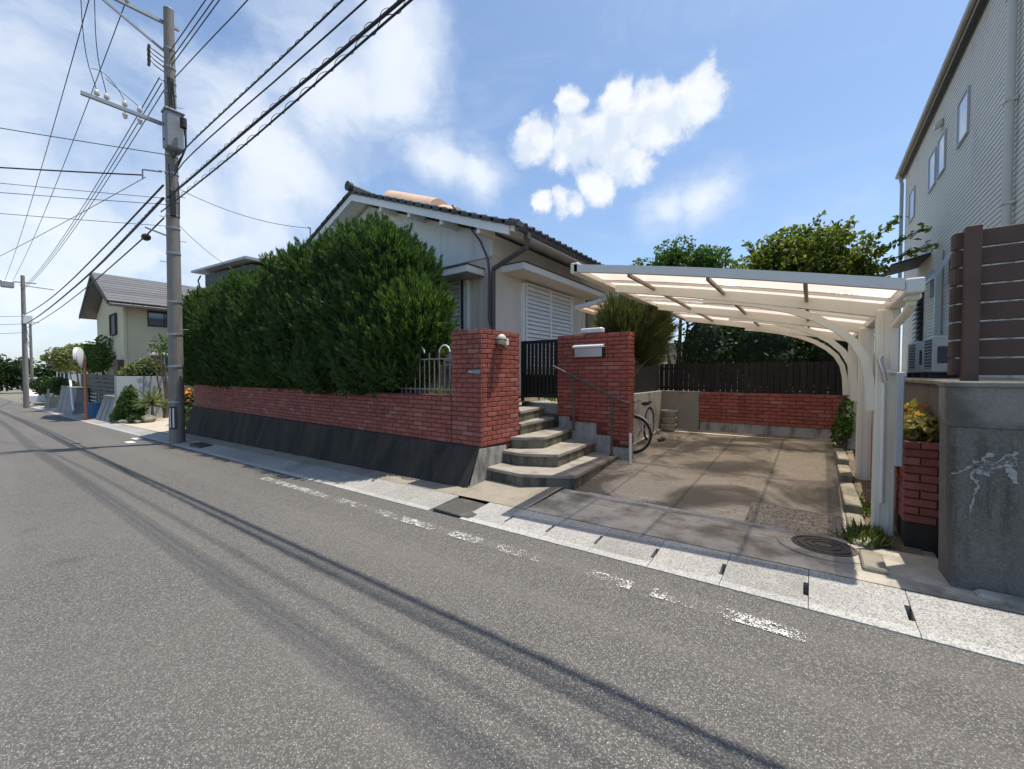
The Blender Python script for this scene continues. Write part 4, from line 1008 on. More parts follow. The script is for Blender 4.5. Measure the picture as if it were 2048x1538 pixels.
# ------------------------------------------------------------------ carport
cp = thing('carport', 'cream aluminium cantilever carport with translucent sloping roof and curved brackets', 'carport', (-0.9, 7.05, 0.1))
PX = 0.56; CY0, CY1 = 4.25, 9.75
XR_, XL_ = 0.55, -2.25
ZR_, ZL_ = 2.225, 2.785
cz = lambda x: ZR_ + (ZL_-ZR_)*(XR_-x)/(XR_-XL_) + 0.022*math.sin(math.pi*(XR_-x)/(XR_-XL_))
for py in (5.20, 7.05, 8.90):
    zb = zf(PX, py)
    post = MB().bbox(PX-.08, PX+.075, py-.075, py+.075, zb-.05, 2.165, 0.012).build('post', M['carport'], cp)
    for dx in (-.035, 0.03): MB().box(PX+dx-.007, PX+dx+.007, py-.0795, py-.0745, zb, 2.15).build('groove_rib', M['carport'], post)
    # arm along the roof slope
    xs = frange(PX-.02, XL_+.12, 14)
    mb = MB(); V = []; F = []
    for x in xs:
        t = (xs[0]-x)/(xs[0]-xs[-1]); h = 0.125*(1-t) + 0.095*t; zt = cz(x)-.012
        V += [(x,py-.035,zt-h),(x,py+.035,zt-h),(x,py+.035,zt),(x,py-.035,zt)]
    for i in range(len(xs)-1):
        a = 4*i; F += [(a+k, a+(k+1)%4, a+4+(k+1)%4, a+4+k) for k in range(4)]
    F += [(0,1,2,3), tuple(reversed(range(4*(len(xs)-1), 4*len(xs))))]
    mb.add(V, F); mb.build('arm', M['carport'], cp)
    # curved bracket from post into the arm
    path = [(0.455,1.20),(0.44,1.50),(0.405,1.70),(0.32,1.87),(0.20,2.00),(0.02,2.13),(-0.20,2.235),(-0.48,2.325),(-0.80,2.395),(-1.05,2.43)]
    mb = MB(); V = []; F = []
    for i, (x, z) in enumerate(path):
        p_, q = path[max(0,i-1)], path[min(len(path)-1,i+1)]; dx, dz = q[0]-p_[0], q[1]-p_[1]; l = math.hypot(dx,dz); nx, nz = dz/l, -dx/l
        w = 0.036
        V += [(x-nx*w,py-.028,z-nz*w),(x+nx*w,py-.028,z+nz*w),(x+nx*w,py+.028,z+nz*w),(x-nx*w,py+.028,z-nz*w)]
    for i in range(len(path)-1):
        a = 4*i; F += [(a+k, a+(k+1)%4, a+4+(k+1)%4, a+4+k) for k in range(4)]
    F += [(0,1,2,3), tuple(reversed(range(4*(len(path)-1), 4*len(path))))]
    mb.add(V, F); mb.build('curved_bracket', M['carport'], cp, True)
# edge rails
def rail_x(y, w, h, m_, dz=0.0, name='edge_rail'):
    xs = frange(XR_, XL_, 12); mb = MB(); V = []; F = []
    for x in xs: V += [(x,y-w/2,cz(x)-h*.4+dz),(x,y+w/2,cz(x)-h*.4+dz),(x,y+w/2,cz(x)+h*.6+dz),(x,y-w/2,cz(x)+h*.6+dz)]
    for i in range(len(xs)-1):
        a = 4*i; F += [(a+k, a+(k+1)%4, a+4+(k+1)%4, a+4+k) for k in range(4)]
    F += [(0,1,2,3), tuple(reversed(range(4*(len(xs)-1), 4*len(xs))))]
    mb.add(V, F); return mb.build(name, m_, cp)
rail_x(CY0, .06, .085, M['carport_edge']); rail_x(CY1, .06, .085, M['carport_edge'])
MB().bbox(XL_-.05, XL_+.05, CY0-.03, CY1+.03, cz(XL_)-.05, cz(XL_)+.07, .01).build('eave_beam', M['carport'], cp)
MB().bbox(XR_+.003, XR_+.11, CY0-.03, CY1+.03, cz(XR_)-.06, cz(XR_)+.05, .01).build('roof_gutter', M['carport_edge'], cp)
# glazing bars parallel to the arms and purlins across them
for y in (4.95, 5.62, 6.30, 6.62, 7.46, 7.85, 8.35, 9.30):
    rail_x(y, .018, .028, M['carport'], -0.008, 'glazing_bar')
for x in (-1.62, -0.83, -0.06):
    MB().bbox(x-.016, x+.016, CY0+.035, CY1-.035, cz(x)-.062, cz(x)-.022, .006).build('purlin', M['dark_purlin'], cp)
yb = [CY0, 4.95, 5.62, 6.30, 6.62, 7.46, 7.85, 8.35, 9.30, CY1]
for i in range(len(yb)-1):
    xs = frange(XR_+.012, XL_+.05, 12); V = []; F = []
    for x in xs: V += [(x, yb[i]+.034 if i == 0 else yb[i]+.015, cz(x)+.012), (x, yb[i+1]-.034 if i == len(yb)-2 else yb[i+1]-.015, cz(x)+.012)]
    for k in range(12): F.append((2*k, 2*k+1, 2*k+3, 2*k+2))
    mb = MB(); mb.add(V, F); mb.build('roof_sheet', M['poly'], cp, True)
# rain pipe: elbow at the roof corner, down the back of the front post
MB().tube([(0.62,4.45,2.20),(0.62,4.46,2.12),(0.62,4.55,2.07),(0.61,4.80,2.03),(0.60,5.02,2.00)], 0.032, 10).build('rain_pipe', M['carport'], cp, True)
MB().bbox(0.575,0.665,4.36,4.50,2.13,2.175,.012).build('pipe_head', M['carport_edge'], cp)
MB().bbox(PX+.015, PX+.072, 5.09, 5.122, 1.55, 2.06, .004).build('cover_panel', M['carport_edge'], cp)
MB().tube([(0.535,5.10,1.47),(0.537,5.10,0.34)], 0.017, 8).build('prop_pole', M['white_metal'], cp, True)
MB().tube([(0.51,5.085,1.72),(0.50,5.07,1.68),(0.525,5.05,1.58),(0.545,5.07,1.49)], 0.02, 8).build('prop_hook', M['steel'], cp, True)
MB().bar((0.545,5.06,1.585),(0.62,5.06,1.575), .03, .03).build('prop_bracket', M['steel'], cp)
MB().bbox(0.595,0.645,4.855,4.885,0.74,1.57,.006).build('marker_board', M['fence_pale'], cp)

# ------------------------------------------------------------------ vegetation builders (numpy)
def unit(v): return v / np.maximum(1e-9, np.linalg.norm(v, axis=1, keepdims=True))
def rand_dirs(n): return unit(RNG.normal(size=(n, 3)))
def blades(P, Dn, ln, wd, spread=0.35, per=4):
    """tufts of narrow pointed blades at P growing along Dn"""
    n = len(P); P = np.repeat(P, per, 0); Dn = np.repeat(Dn, per, 0); m = len(P)
    d = unit(Dn + RNG.normal(scale=spread, size=(m, 3)))
    l = ln * RNG.uniform(0.6, 1.35, size=(m, 1)); w = wd * RNG.uniform(0.7, 1.3, size=(m, 1))
    s = unit(np.cross(d, rand_dirs(m)))
    base = P + RNG.normal(scale=0.012, size=(m, 3))
    V = np.concatenate([base - s*w*0.4, base + s*w*0.4, base + d*l*0.55 + s*w*0.55, base + d*l, base + d*l*0.55 - s*w*0.55], 1).reshape(-1, 3)
    i = np.arange(m)[:, None]*5
    F = np.concatenate([i+np.array([[0,1,2]]), i+np.array([[0,2,4]]), i+np.array([[4,2,3]])], 1).reshape(-1, 3)
    return V, F
def leaves(P, size, flat=0.0, aspect=0.55):
    """folded four-point leaves at P, randomly turned"""
    m = len(P); d = rand_dirs(m); d[:, 2] *= (1-flat); d = unit(d)
    s = unit(np.cross(d, rand_dirs(m))); up = np.cross(d, s)
    l = size * RNG.uniform(0.6, 1.4, size=(m, 1))
    V = np.concatenate([P - d*l*0.5, P + s*l*aspect*0.5 + up*l*0.08, P + d*l*0.5, P - s*l*aspect*0.5 + up*l*0.08], 1).reshape(-1, 3)
    i = np.arange(m)[:, None]*4
    F = np.concatenate([i+np.array([[0,1,2]]), i+np.array([[0,2,3]])], 1).reshape(-1, 3)
    return V, F
def shell(ells, density, zmin=None, lump=0.10, inward=0.25):
    """points over the outside of a union of ellipsoids"""
    out, nor = [], []
    for k, (c, r) in enumerate(ells):
        c = np.array(c); r = np.array(r)
        area = 4*math.pi*(((r[0]*r[1])**1.6+(r[0]*r[2])**1.6+(r[1]*r[2])**1.6)/3)**(1/1.6)
        n = int(area*density); u = rand_dirs(n)
        lum = 1 + lump*np.sin(u[:, :1]*9+k)*np.cos(u[:, 1:2]*8+2*k)*np.sin(u[:, 2:]*10+k) + RNG.normal(scale=0.03, size=(n, 1))
        q = c + u*r*lum*(1 - inward*RNG.uniform(0, 1, size=(n, 1))**2)
        keep = np.ones(n, bool)
        for j, (c2, r2) in enumerate(ells):
            if j == k: continue
            keep &= (((q-np.array(c2))/(np.array(r2)*0.86))**2).sum(1) > 1
        if zmin is not None: keep &= q[:, 2] > zmin
        out.append(q[keep]); nor.append(unit(u/r)[keep])
    return np.concatenate(out), np.concatenate(nor)
def core(ells, k, m_, parent, name='inner_foliage', zmin=None):
    mb = MB()
    for c, r in ells:
        b0 = len(mb.v); mb.sphere(c, 1.0, 14, 9, (r[0]*k, r[1]*k, r[2]*k))
        for i in range(b0, len(mb.v)):
            x, y, z = mb.v[i]; f_ = 1 + 0.06*math.sin(5*x+3*z)*math.cos(4*y+2*x)
            x, y, z = c[0]+(x-c[0])*f_, c[1]+(y-c[1])*f_, c[2]+(z-c[2])*f_
            if zmin is not None: z = max(z, zmin)
            mb.v[i] = (x, y, z)
    o = mb.build(name, m_, parent, True); return o
def branchy(parent, base, tops, r0, m_, name='trunk', wob=0.12, n=7):
    """trunk with limbs: tapered tubes from base towards each top"""
    mb = MB()
    for k, t in enumerate(tops):
        b0 = Vector(base); t = Vector(t); pts = []
        for i in range(n):
            f_ = i/(n-1); p = b0.lerp(t, f_) + Vector((math.sin(3*f_+k*2)*wob*f_, math.cos(2.5*f_+k)*wob*f_, 0.25*wob*math.sin(math.pi*f_)))
            pts.append(p)
        rr_ = r0 if k == 0 else r0*0.6
        mb.tube(pts, [rr_*(1-0.86*i/(n-1)) for i in range(n)], 7)
    return mb.build(name, m_, parent, True)
def crown(parent, clumps, per, size, m_, name='crown', flat=0.0, aspect=0.55):
    P = []
    for c, r in clumps:
        r = np.array(r); n = int(per*(r[0]*r[1]*r[2])**(2/3)*10)
        u = rand_dirs(n)*RNG.uniform(0.25, 1.0, size=(n, 1))**0.45
        P.append(np.array(c) + u*r)
    V, F = leaves(np.concatenate(P), size, flat, aspect)
    o = np_mesh(name, V, F, m_, parent); return o
def clumps_in(c, r, n, rc, zbias=0.0, seed=1):
    rg_ = np.random.default_rng(seed); out = []
    for _ in range(n):
        u = rg_.normal(size=3); u /= np.linalg.norm(u); u *= rg_.uniform(0.35, 1.0)
        u[2] = u[2]*(1-zbias) + zbias*abs(u[2])
        s = rg_.uniform(0.65, 1.3)
        out.append((tuple(np.array(c)+u*np.array(r)), (rc*s, rc*s, rc*s*rg_.uniform(.6, .95))))
    return out

# ------------------------------------------------------------------ hedge
hd = thing('hedge', 'tall dense dark green conifer hedge overhanging the low brick wall', 'hedge', (-11, 5.1, 1.03))
ells = []
rg_ = np.random.default_rng(5)
for i, x in enumerate(np.linspace(-16.6, -6.62, 12)):
    top = 3.80 + 0.045*max(0, i-5) + 0.16*math.sin(i*1.7) - (0.35 if i == 0 else 0) - (0.10 if i == 11 else 0)
    ells.append(((x, 5.05+0.06*math.sin(i*2.1), 3.0), (0.86, 0.80, top-3.0)))
    ells.append(((x+rg_.uniform(-.2,.2), 4.92, 2.55), (0.82, 0.80, 1.05)))
    ells.append(((x+rg_.uniform(-.2,.2), 4.88, 1.72), (0.78, 0.72+.05*math.sin(i), 0.66)))
ells += [((-7.15,5.0,3.72),(0.85,0.72,0.62)), ((-7.9,5.0,3.80),(0.75,0.7,0.58)), ((-6.45,5.05,2.95),(0.68,0.70,0.88)), ((-7.35,5.1,4.1),(0.40,0.38,0.42))]
for i in range(70):
    x = rg_.uniform(-17.0, -6.1); z = rg_.uniform(1.5, 3.75); s = rg_.uniform(0.30, 0.56)
    ells.append(((x, 4.40 + rg_.uniform(-.08, .16) + 0.28*max(0, (z-2.8)/1.2), z), (s*0.95, s*0.75, s*rg_.uniform(0.9, 1.5))))
for i in range(16):
    x = rg_.uniform(-16.8, -6.6); s = rg_.uniform(0.28, 0.42); ells.append(((x, 4.85+rg_.uniform(-.2,.2), 3.78+rg_.uniform(-.12,.12)+0.02*max(0,x+10)), (s, s, s*rg_.uniform(.7,1.1))))
up3 = np.array([0, 0, 1.0])
def plumes(P, N, L0, k, per, rad, ln, wd, upw=0.85):
    """feathery sprays: tufts strung along short upright axes"""
    m = len(P); a = unit(N*0.6 + up3*upw + RNG.normal(scale=0.22, size=(m, 3))); L = L0*RNG.uniform(0.6, 1.5, size=(m, 1))
    Q, Dq = [], []
    for i in range(k):
        t = i/(k-1); u = rand_dirs(m); rr = rad*(1-0.85*t)*RNG.uniform(0.3, 1.0, size=(m, 1))
        Q.append(P + a*L*(t-0.25) + u*rr); Dq.append(unit(a + u*0.65*(1-t)))
    return blades(np.concatenate(Q), np.concatenate(Dq), ln, wd, 0.22, per)
P, Nn = shell(ells, 60, 1.28, 0.16, 0.10)
keep = ~((P[:, 1] > 5.35) & (RNG.uniform(size=len(P)) < 0.5)); P, Nn = P[keep], Nn[keep]
V, F = plumes(P, Nn, 0.34, 11, 8, 0.080, 0.095, 0.013)
np_mesh('foliage', V, F, M['juniper'], hd)
P2, N2 = shell(ells, 150, 1.20, 0.10, 0.35)
V, F = blades(P2, unit(N2*0.9 + up3*0.4), 0.11, 0.026, 0.5, 4)
np_mesh('inner_sprays', V, F, M['juniper'], hd)
P, Nn = shell(ells, 200, 1.20)
# upright new shoots on the top, their paler green painting in the sunlight
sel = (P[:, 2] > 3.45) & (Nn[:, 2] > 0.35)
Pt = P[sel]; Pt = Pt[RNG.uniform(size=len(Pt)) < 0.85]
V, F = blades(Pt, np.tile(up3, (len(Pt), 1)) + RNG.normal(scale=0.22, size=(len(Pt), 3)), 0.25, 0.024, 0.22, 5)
np_mesh('sunlit_new_shoots', V, F, M['juniper_light'], hd)
Pp = np.array([[-7.3, 4.95, 4.35], [-7.1, 5.0, 4.4], [-7.5, 5.05, 4.35], [-6.8, 4.9, 4.2], [-8.1, 5.0, 4.3], [-8.4, 4.95, 4.2], [-12.5, 5.0, 4.15], [-15.0, 5.0, 4.1]])
V, F = blades(np.repeat(Pp, 14, 0) + RNG.normal(scale=(.10,.10,.06), size=(len(Pp)*14, 3)), np.tile(up3, (len(Pp)*14, 1)), 0.34, 0.028, 0.22, 3)
np_mesh('tall_tips', V, F, M['juniper_light'], hd)
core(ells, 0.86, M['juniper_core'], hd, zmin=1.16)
for x in np.linspace(-16, -6.2, 9): branchy(hd, (x, 5.1, 1.0), [(x+.1, 5.05, 3.2)], 0.06, M['bark'], 'stem')
sb = thing('juniper_shrub', 'lighter green feathery juniper bush in front of the right end of the hedge', 'shrub', (-5.2, 4.85, 1.03))
ells = [((-5.82,4.72,2.22),(0.60,0.55,0.66)), ((-5.60,4.72,2.12),(0.40,0.45,0.56)), ((-6.05,4.66,1.85),(0.52,0.50,0.66)), ((-5.75,4.62,1.62),(0.40,0.40,0.42)), ((-5.6,4.70,2.50),(0.40,0.40,0.38))]
P, Nn = shell(ells, 85, 1.40)
V, F = plumes(P, Nn, 0.40, 11, 8, 0.066, 0.11, 0.013, 1.0)
np_mesh('foliage', V, F, M['juniper_mid'], sb)
P2, N2 = shell(ells, 260, 1.35, inward=0.5); V, F = blades(P2, unit(N2 + up3*0.6), 0.14, 0.028, 0.4, 5); np_mesh('older_foliage', V, F, M['juniper'], sb)
core(ells, 0.80, M['juniper_core'], sb, zmin=1.36); branchy(sb, (-5.2,4.85,1.0), [(-5.2,4.8,2.0),(-5.0,4.8,2.1)], 0.04, M['bark'], 'stem')

# weeds and small plants by the bar fence / gate / slab
def tufts(name, label, pts, ln, m_, cat='weeds', per=7, wd=0.014, spread=0.45):
    P = np.array(pts, float); c = P.mean(0); o_ = thing(name, label, cat, tuple(c))
    V, F = blades(P, np.tile(up3, (len(P), 1)), ln, wd, spread, per); q_ = np_mesh('blades', V, F, m_, o_); q_['kind'] = 'stuff'; return o_
tufts('weeds', 'low sunlit weeds behind the bar fence next to the pillar', [(x, 4.62+RNG.uniform(-.06,.12), 1.03+.1) for x in np.linspace(-5.15,-4.5,26)], 0.22, M['leaf_pale'], wd=.03)
tufts('weeds', 'dry pale weeds on the sandy ground behind the gate', [(RNG.uniform(-4.7,-3.4), RNG.uniform(6.9,8.6), 1.0) for _ in range(60)], 0.10, M['leaf_pale'])
tufts('grass_tuft', 'small grass tuft at the foot of the front carport post', [(0.42+RNG.normal(scale=.07), 4.85+RNG.normal(scale=.10), zf(.45,4.85)+.01) for _ in range(60)], 0.13, M['grass'], 'grass')
tufts('grass_tuft', 'thin grass growing between the curb blocks and the posts', [(0.47+RNG.normal(scale=.03), RNG.uniform(5.4,6.9), zf(.45,6)+.0) for _ in range(26)], 0.07, M['grass'], 'grass')

def bush(name, label, ells, m_, leaf=0.07, dens=260, cat='shrub', coremat='juniper_core', kc=0.72, base=None, stems=3):
    c = np.mean([e[0] for e in ells], 0); zb = base if base is not None else min(e[0][2]-e[1][2] for e in ells)
    o_ = thing(name, label, cat, (c[0], c[1], zb))
    P, Nn = shell(ells, dens, inward=0.45); V, F = leaves(P, leaf); np_mesh('foliage', V, F, m_, o_)
    if kc: core(ells, kc, M[coremat], o_)
    branchy(o_, (c[0], c[1], zb), [(c[0]+0.12*math.sin(2*i), c[1]+.1*math.cos(3*i), c[2]) for i in range(stems)], 0.03, M['bark'], 'stem')
    return o_
# feathery shrub right of the mailbox wall
fs = thing('feathery_shrub', 'large soft olive-green needle shrub spilling over the end of the mailbox wall', 'shrub', (-3.05, 7.3, 1.0))
ells = [((-2.60,7.25,2.30),(0.44,0.42,0.44)), ((-2.85,7.25,2.50),(0.40,0.38,0.38)), ((-2.50,7.3,2.02),(0.32,0.36,0.32)), ((-2.35,7.35,2.35),(0.26,0.3,0.30))]
P, Nn = shell(ells, 520, inward=0.7); dirv = unit(P - np.array([-2.95, 7.3, 1.45]))
V, F = blades(P, unit(dirv + Nn*0.3), 0.26, 0.010, 0.16, 5); np_mesh('needles', V, F, M['leaf_olive'], fs)
core(ells, 0.62, M['juniper_core'], fs)
branchy(fs, (-3.0,7.3,1.0), [(-2.5,7.2,2.1),(-2.75,7.25,2.4),(-2.2,7.1,1.95),(-2.42,7.2,1.9)], 0.03, M['bark_grey'], 'stem')
bush('small_bush', 'small bright green sprig behind the white box on the mailbox wall', [((-3.45,7.7,2.62),(0.17,0.16,0.16))], M['leaf_yellow'], 0.09, 300, kc=0, base=1.0)

# trees behind the carport
t1 = thing('tree', 'rounded mid-green tree behind the carport roof, left of the yellow-green one', 'tree', (-3.2, 12.4, 1.05))
crown(t1, clumps_in((-3.1,12.3,4.42), (1.15,0.9,0.85), 60, 0.38, 0.1, 3) + [((-3.05,12.3,5.25),(0.36,0.3,0.34)), ((-4.4,12.3,4.75),(0.26,0.24,0.38))], 175, 0.105, M['leaf_mid'])
branchy(t1, (-3.2,12.4,1.0), [(-3.15,12.3,4.3),(-2.6,12.3,4.3),(-3.8,12.3,4.2)], 0.09, M['bark'], 'trunk')
t2 = thing('tree', 'yellow-green tree with loose pointed shoots behind the right half of the carport', 'tree', (-0.1, 13.2, 1.05))
crown(t2, clumps_in((-0.25,13.1,4.35), (1.75,1.0,0.85), 95, 0.38, 0.1, 8), 130, 0.12, M['leaf_yellow'])
tips = []; tw = MB()
for a, c in (((-0.4,13,4.9),(0.15,13,5.65)), ((-1.2,13,4.7),(-1.55,13,5.25)), ((0.9,13,4.6),(1.55,13,5.2)), ((1.1,13,4.4),(2.0,12.9,4.85)), ((0.4,13,4.8),(0.75,13,5.35)), ((1.3,13,4.2),(2.15,12.9,4.45)), ((-0.8,13,4.8),(-0.7,13,5.35))):
    a, c = Vector(a), Vector(c); tw.tube([a, a.lerp(c,.5)+Vector((0,0,.04)), c], [.018,.012,.005], 5)
    for t in np.linspace(0.1, 1.0, 16): q = a.lerp(c, t); tips += [(q.x+RNG.normal(scale=.06), q.y+RNG.normal(scale=.06), q.z+RNG.normal(scale=.05)) for _ in range(4)]
tw.build('shoots', M['bark'], t2, True); V, F = leaves(np.array(tips), 0.13); np_mesh('shoot_leaves', V, F, M['leaf_yellow'], t2)
branchy(t2, (-0.1,13.2,1.0), [(-0.1,13.1,4.3),(0.8,13.1,4.4),(-1.0,13.1,4.3)], 0.10, M['bark'], 'trunk')
# dark evergreen understorey
for k, (x, y, z, r_) in enumerate(((-2.3,11.6,2.2,(0.75,0.6,1.15)),(-0.9,11.3,2.1,(0.9,0.6,1.15)),(0.45,11.2,2.0,(0.75,0.6,1.05)),(-1.6,12.3,2.8,(0.9,0.6,1.0)),(0.0,12.2,2.8,(1.0,0.6,1.0)))):
    e = [((x,y,z),r_), ((x+.3,y-.1,z-.4),(r_[0]*.7,r_[1]*.9,r_[2]*.6))]
    bush('evergreen_shrub', ['dark evergreen shrub in the left back corner behind the bay fence', 'dark evergreen shrub in the middle behind the bay fence', 'dark evergreen shrub at the right end behind the bay fence', 'dark evergreen rising behind the left part of the bay fence', 'dark evergreen rising behind the right part of the bay fence'][k], e, M['leaf_dark'], 0.10, 170, base=1.08)
gw2 = MB(); gw2.bbox(-5.0, 1.4, 15.8, 16.0, 1.0, 2.75, .01)
tag(gw2.build('garden_wall', M['wall_light'], None, loc=(-1.8,15.9,1.05)), 'pale rendered wall glimpsed between the dark shrubs behind the carport', 'wall')
# planter plants and a lean weed behind the posts
bush('planter_plant', 'yellow variegated plant in the brick planter by the concrete wall', [((0.78,5.15,1.06),(0.14,0.24,0.14)), ((0.80,5.5,1.10),(0.12,0.25,0.16))], M['leaf_red'], 0.085, 900, 'plant', kc=0.6, base=0.95)
bush('post_weed', 'leafy green weed growing behind the carport posts near the back wall', [((0.42,8.95,0.55),(0.15,0.2,0.32)), ((0.45,8.6,0.85),(0.10,0.15,0.35))], M['leaf_mid'], 0.09, 420, 'plant', kc=0, base=0.28)

# ------------------------------------------------------------------ bicycle and pots
bk = thing('bicycle', 'silver city bicycle parked behind the end of the mailbox wall, front wheel turned', 'bicycle', (-2.56, 7.4, 0.18))
def wheel(c, az, r_, name):
    ax = Vector((math.cos(az), math.sin(az), 0)); up = Vector((0,0,1)); c = Vector(c)
    w_ = MB().tube([c + (ax*math.cos(t)+up*math.sin(t))*r_ for t in [2*math.pi*i/36 for i in range(37)]], 0.021, 8, False).build('wheel', M['black_rubber'], bk, True)
    MB().tube([c + (ax*math.cos(t)+up*math.sin(t))*(r_-.03) for t in [2*math.pi*i/36 for i in range(37)]], 0.010, 6, False).build('rim', M['steel'], w_, True)
    sp_ = MB()
    for i in range(16):
        t = 2*math.pi*i/16; sp_.tube([c, c+(ax*math.cos(t)+up*math.sin(t))*(r_-.03)], 0.0022, 4)
    nrm = ax.cross(up); sp_.tube([c-nrm*.04, c+nrm*.04], 0.018, 8); sp_.build('spokes', M['steel'], w_)
    return w_
zg = zf(-2.55,7.0); FW = Vector((-2.56,6.98,zg+.345)); RW = Vector((-2.60,8.04,zf(-2.6,8.04)+.345))
wheel(FW, R(12), 0.325, 'front'); wheel(RW, R(92), 0.325, 'rear')
HB = Vector((-2.575,7.14,zg+.78)); BBk = Vector((-2.585,7.60,zg+.33)); SEAT = Vector((-2.59,7.78,zg+.80))
fr = MB()
for a, c, r_ in ((HB, BBk, .017), (HB+Vector((0,.01,-.10)), BBk+Vector((0,.02,.12)), .015), (BBk, SEAT, .016), (BBk, RW, .011), (SEAT-Vector((0,.03,.12)), RW, .010)): fr.tube([a, c], r_, 8)
fr.build('frame', M['steel'], bk, True)
MB().tube([HB+Vector((0,-.01,.12)), HB, HB+Vector((0.0,-.09,-.10)), FW+Vector((0.03,.0,0))], .012, 8).tube([HB+Vector((0,-.09,-.10)), FW+Vector((-.03,-.02,0))], .011, 8).build('fork', M['steel'], bk, True)
MB().tube([HB+Vector((-.20,.12,.14)), HB+Vector((-.12,-.02,.17)), HB+Vector((0,-.02,.12)), HB+Vector((.12,-.02,.17)), HB+Vector((.22,.10,.14))], .011, 8).build('handlebar', M['steel'], bk, True)
for s_ in (-1,1): MB().tube([HB+Vector((.21*s_,.10,.14)), HB+Vector((.235*s_,.20,.13))], .017, 8).build('grip', M['black_rubber'], bk, True)
MB().sphere(SEAT+Vector((0,.02,.04)), 1, 12, 7, (.075,.13,.035)).build('saddle', M['black_rubber'], bk, True)
MB().bar(BBk+Vector((-.09,0,-.14)), BBk+Vector((-.03,0,0)), .02).bar(BBk+Vector((.03,0,0)), BBk+Vector((.09,0,.14)), .02).build('crank', M['steel'], bk)
MB().tube([FW + Vector((math.cos(R(12))*math.cos(t), math.sin(R(12))*math.cos(t), math.sin(t)))*.355 for t in [R(40)+R(100)*i/12 for i in range(13)]], .018, 6).build('mudguard', M['steel'], bk, True)
MB().tube([RW + Vector((0,math.cos(t),math.sin(t)))*.36 for t in [R(10)+R(130)*i/12 for i in range(13)]], .018, 6).build('mudguard', M['steel'], bk, True)
MB().bbox(-2.70,-2.44,6.98,7.20,zg+.74,zg+.92,.02).build('basket', M['grille'], bk) if False else None
for i in range(3):
    zb = zf(-2.55,9.25)+.012 + i*0.15
    mb = MB(); mb.lathe([(0.12,zb),(0.155,zb+.11),(0.172,zb+.112),(0.172,zb+.148),(0.160,zb+.148),(0.15,zb+.10)], (-2.57+.012*i, 9.28, 0), 20)
    tag(mb.build('plant_pot', M['pot'], None, True, loc=(-2.57,9.28,zb)), ['bottom', 'middle', 'top'][i] + ' pot of the stack in the corner of the parking bay', 'plant pot', 'stacked plant pots in the bay corner')
sl = MB().tube([(-2.42,8.1,zf(-2.4,8.1)+.03),(-2.38,8.2,zf(-2.4,8.2)+.045),(-2.36,8.28,zf(-2.4,8.3)+.03)], [.03,.04,.02], 8)
tag(sl.build('garden_shoe', M['dark_trim'], None, True, loc=(-2.38,8.2,zf(-2.4,8.2))), 'dark old garden shoe on the slab behind the bicycle', 'shoe')

# ------------------------------------------------------------------ utility pole and cables
PXX, PYY = -14.4, 3.42
up_ = thing('utility_pole', 'tall weathered concrete utility pole at the left end of the brick wall', 'utility pole', (PXX, PYY, zroad(PXX)))
zb = zroad(PXX)
MB().tube([(PXX,PYY,zb-.05),(PXX,PYY,11.62)], [0.185,0.115], 20).build('shaft', M['pole'], up_, True)
MB().sphere((PXX,PYY,11.62), 0.120, 14, 6, (1,1,.4)).build('cap', M['galv'], up_, True)
prad = lambda z: 0.185 - 0.070*(z-zb)/(11.62-zb)
for z in (0.75, 1.75, 2.65, 3.55, 4.9, 5.6, 5.95, 6.35, 7.1, 7.6, 8.3, 9.3, 9.6, 10.0, 10.5): MB().lathe([(prad(z)+.002,z),(prad(z)+.012,z+.004),(prad(z)+.012,z+.05),(prad(z)+.002,z+.054)], (PXX,PYY,0), 20).build('band', M['galv'], up_, True)
def patch(a0, a1, z0, z1, off):
    n = 8; V = []; F = []
    for i in range(n+1):
        t = R(a0+(a1-a0)*i/n)
        for z in (z0, z1): V.append((PXX+(prad(z)+off)*math.cos(t), PYY+(prad(z)+off)*math.sin(t), z))
    for i in range(n): F.append((2*i,2*i+2,2*i+3,2*i+1))
    mb = MB(); mb.add(V, F); return mb
pt = patch(-90, -10, 0.02, 0.66, 0.004).build('marker_plate', M['dark_trim'], up_, True)
for a in (-66, -38): patch(a-6, a+6, 0.07, 0.61, 0.007).build('stripe', M['white_paint'], pt, True)
# step bolts
for i in range(13):
    z = 2.2+i*0.62; s_ = 1 if i % 2 else -1; t = R(-20 + 90*s_)
    MB().tube([(PXX+prad(z)*math.cos(t)*.9, PYY+prad(z)*math.sin(t)*.9, z), (PXX+(prad(z)+.14)*math.cos(t), PYY+(prad(z)+.14)*math.sin(t), z+.01)], .009, 6).build('step_bolt', M['galv'], up_)
# cross-arms
def insulator(x, y, z, down=False, parent=up_):
    k = -1 if down else 1
    MB().lathe([(0.02,z),(0.02,z+.05*k),(0.055,z+.06*k),(0.06,z+.09*k),(0.035,z+.10*k),(0.05,z+.12*k),(0.045,z+.16*k),(0.02,z+.19*k)][::k], (x,y,0), 12).build('insulator', M['porcelain'], parent, True)
MB().bar((PXX-.16,3.68,11.33),(PXX-.16,1.6,11.20), .075, .075).build('cross_arm', M['galv'], up_)
MB().bar((PXX-.17,1.95,11.16),(PXX-.15,3.40,10.50), .05, .05).build('arm_brace', M['galv'], up_)
MB().bar((PXX-.20,3.40,8.52),(PXX-.20,1.72,8.52), .085, .085).build('cross_arm', M['galv'], up_)
for y in (1.75, 2.0, 2.6): insulator(PXX-.16, y, 11.27)
for y in (2.0, 2.18): insulator(PXX-.20, y, 8.56)
for y in (2.52, 2.81): insulator(PXX-.20, y, 8.56); insulator(PXX-.20, y, 8.47, True)
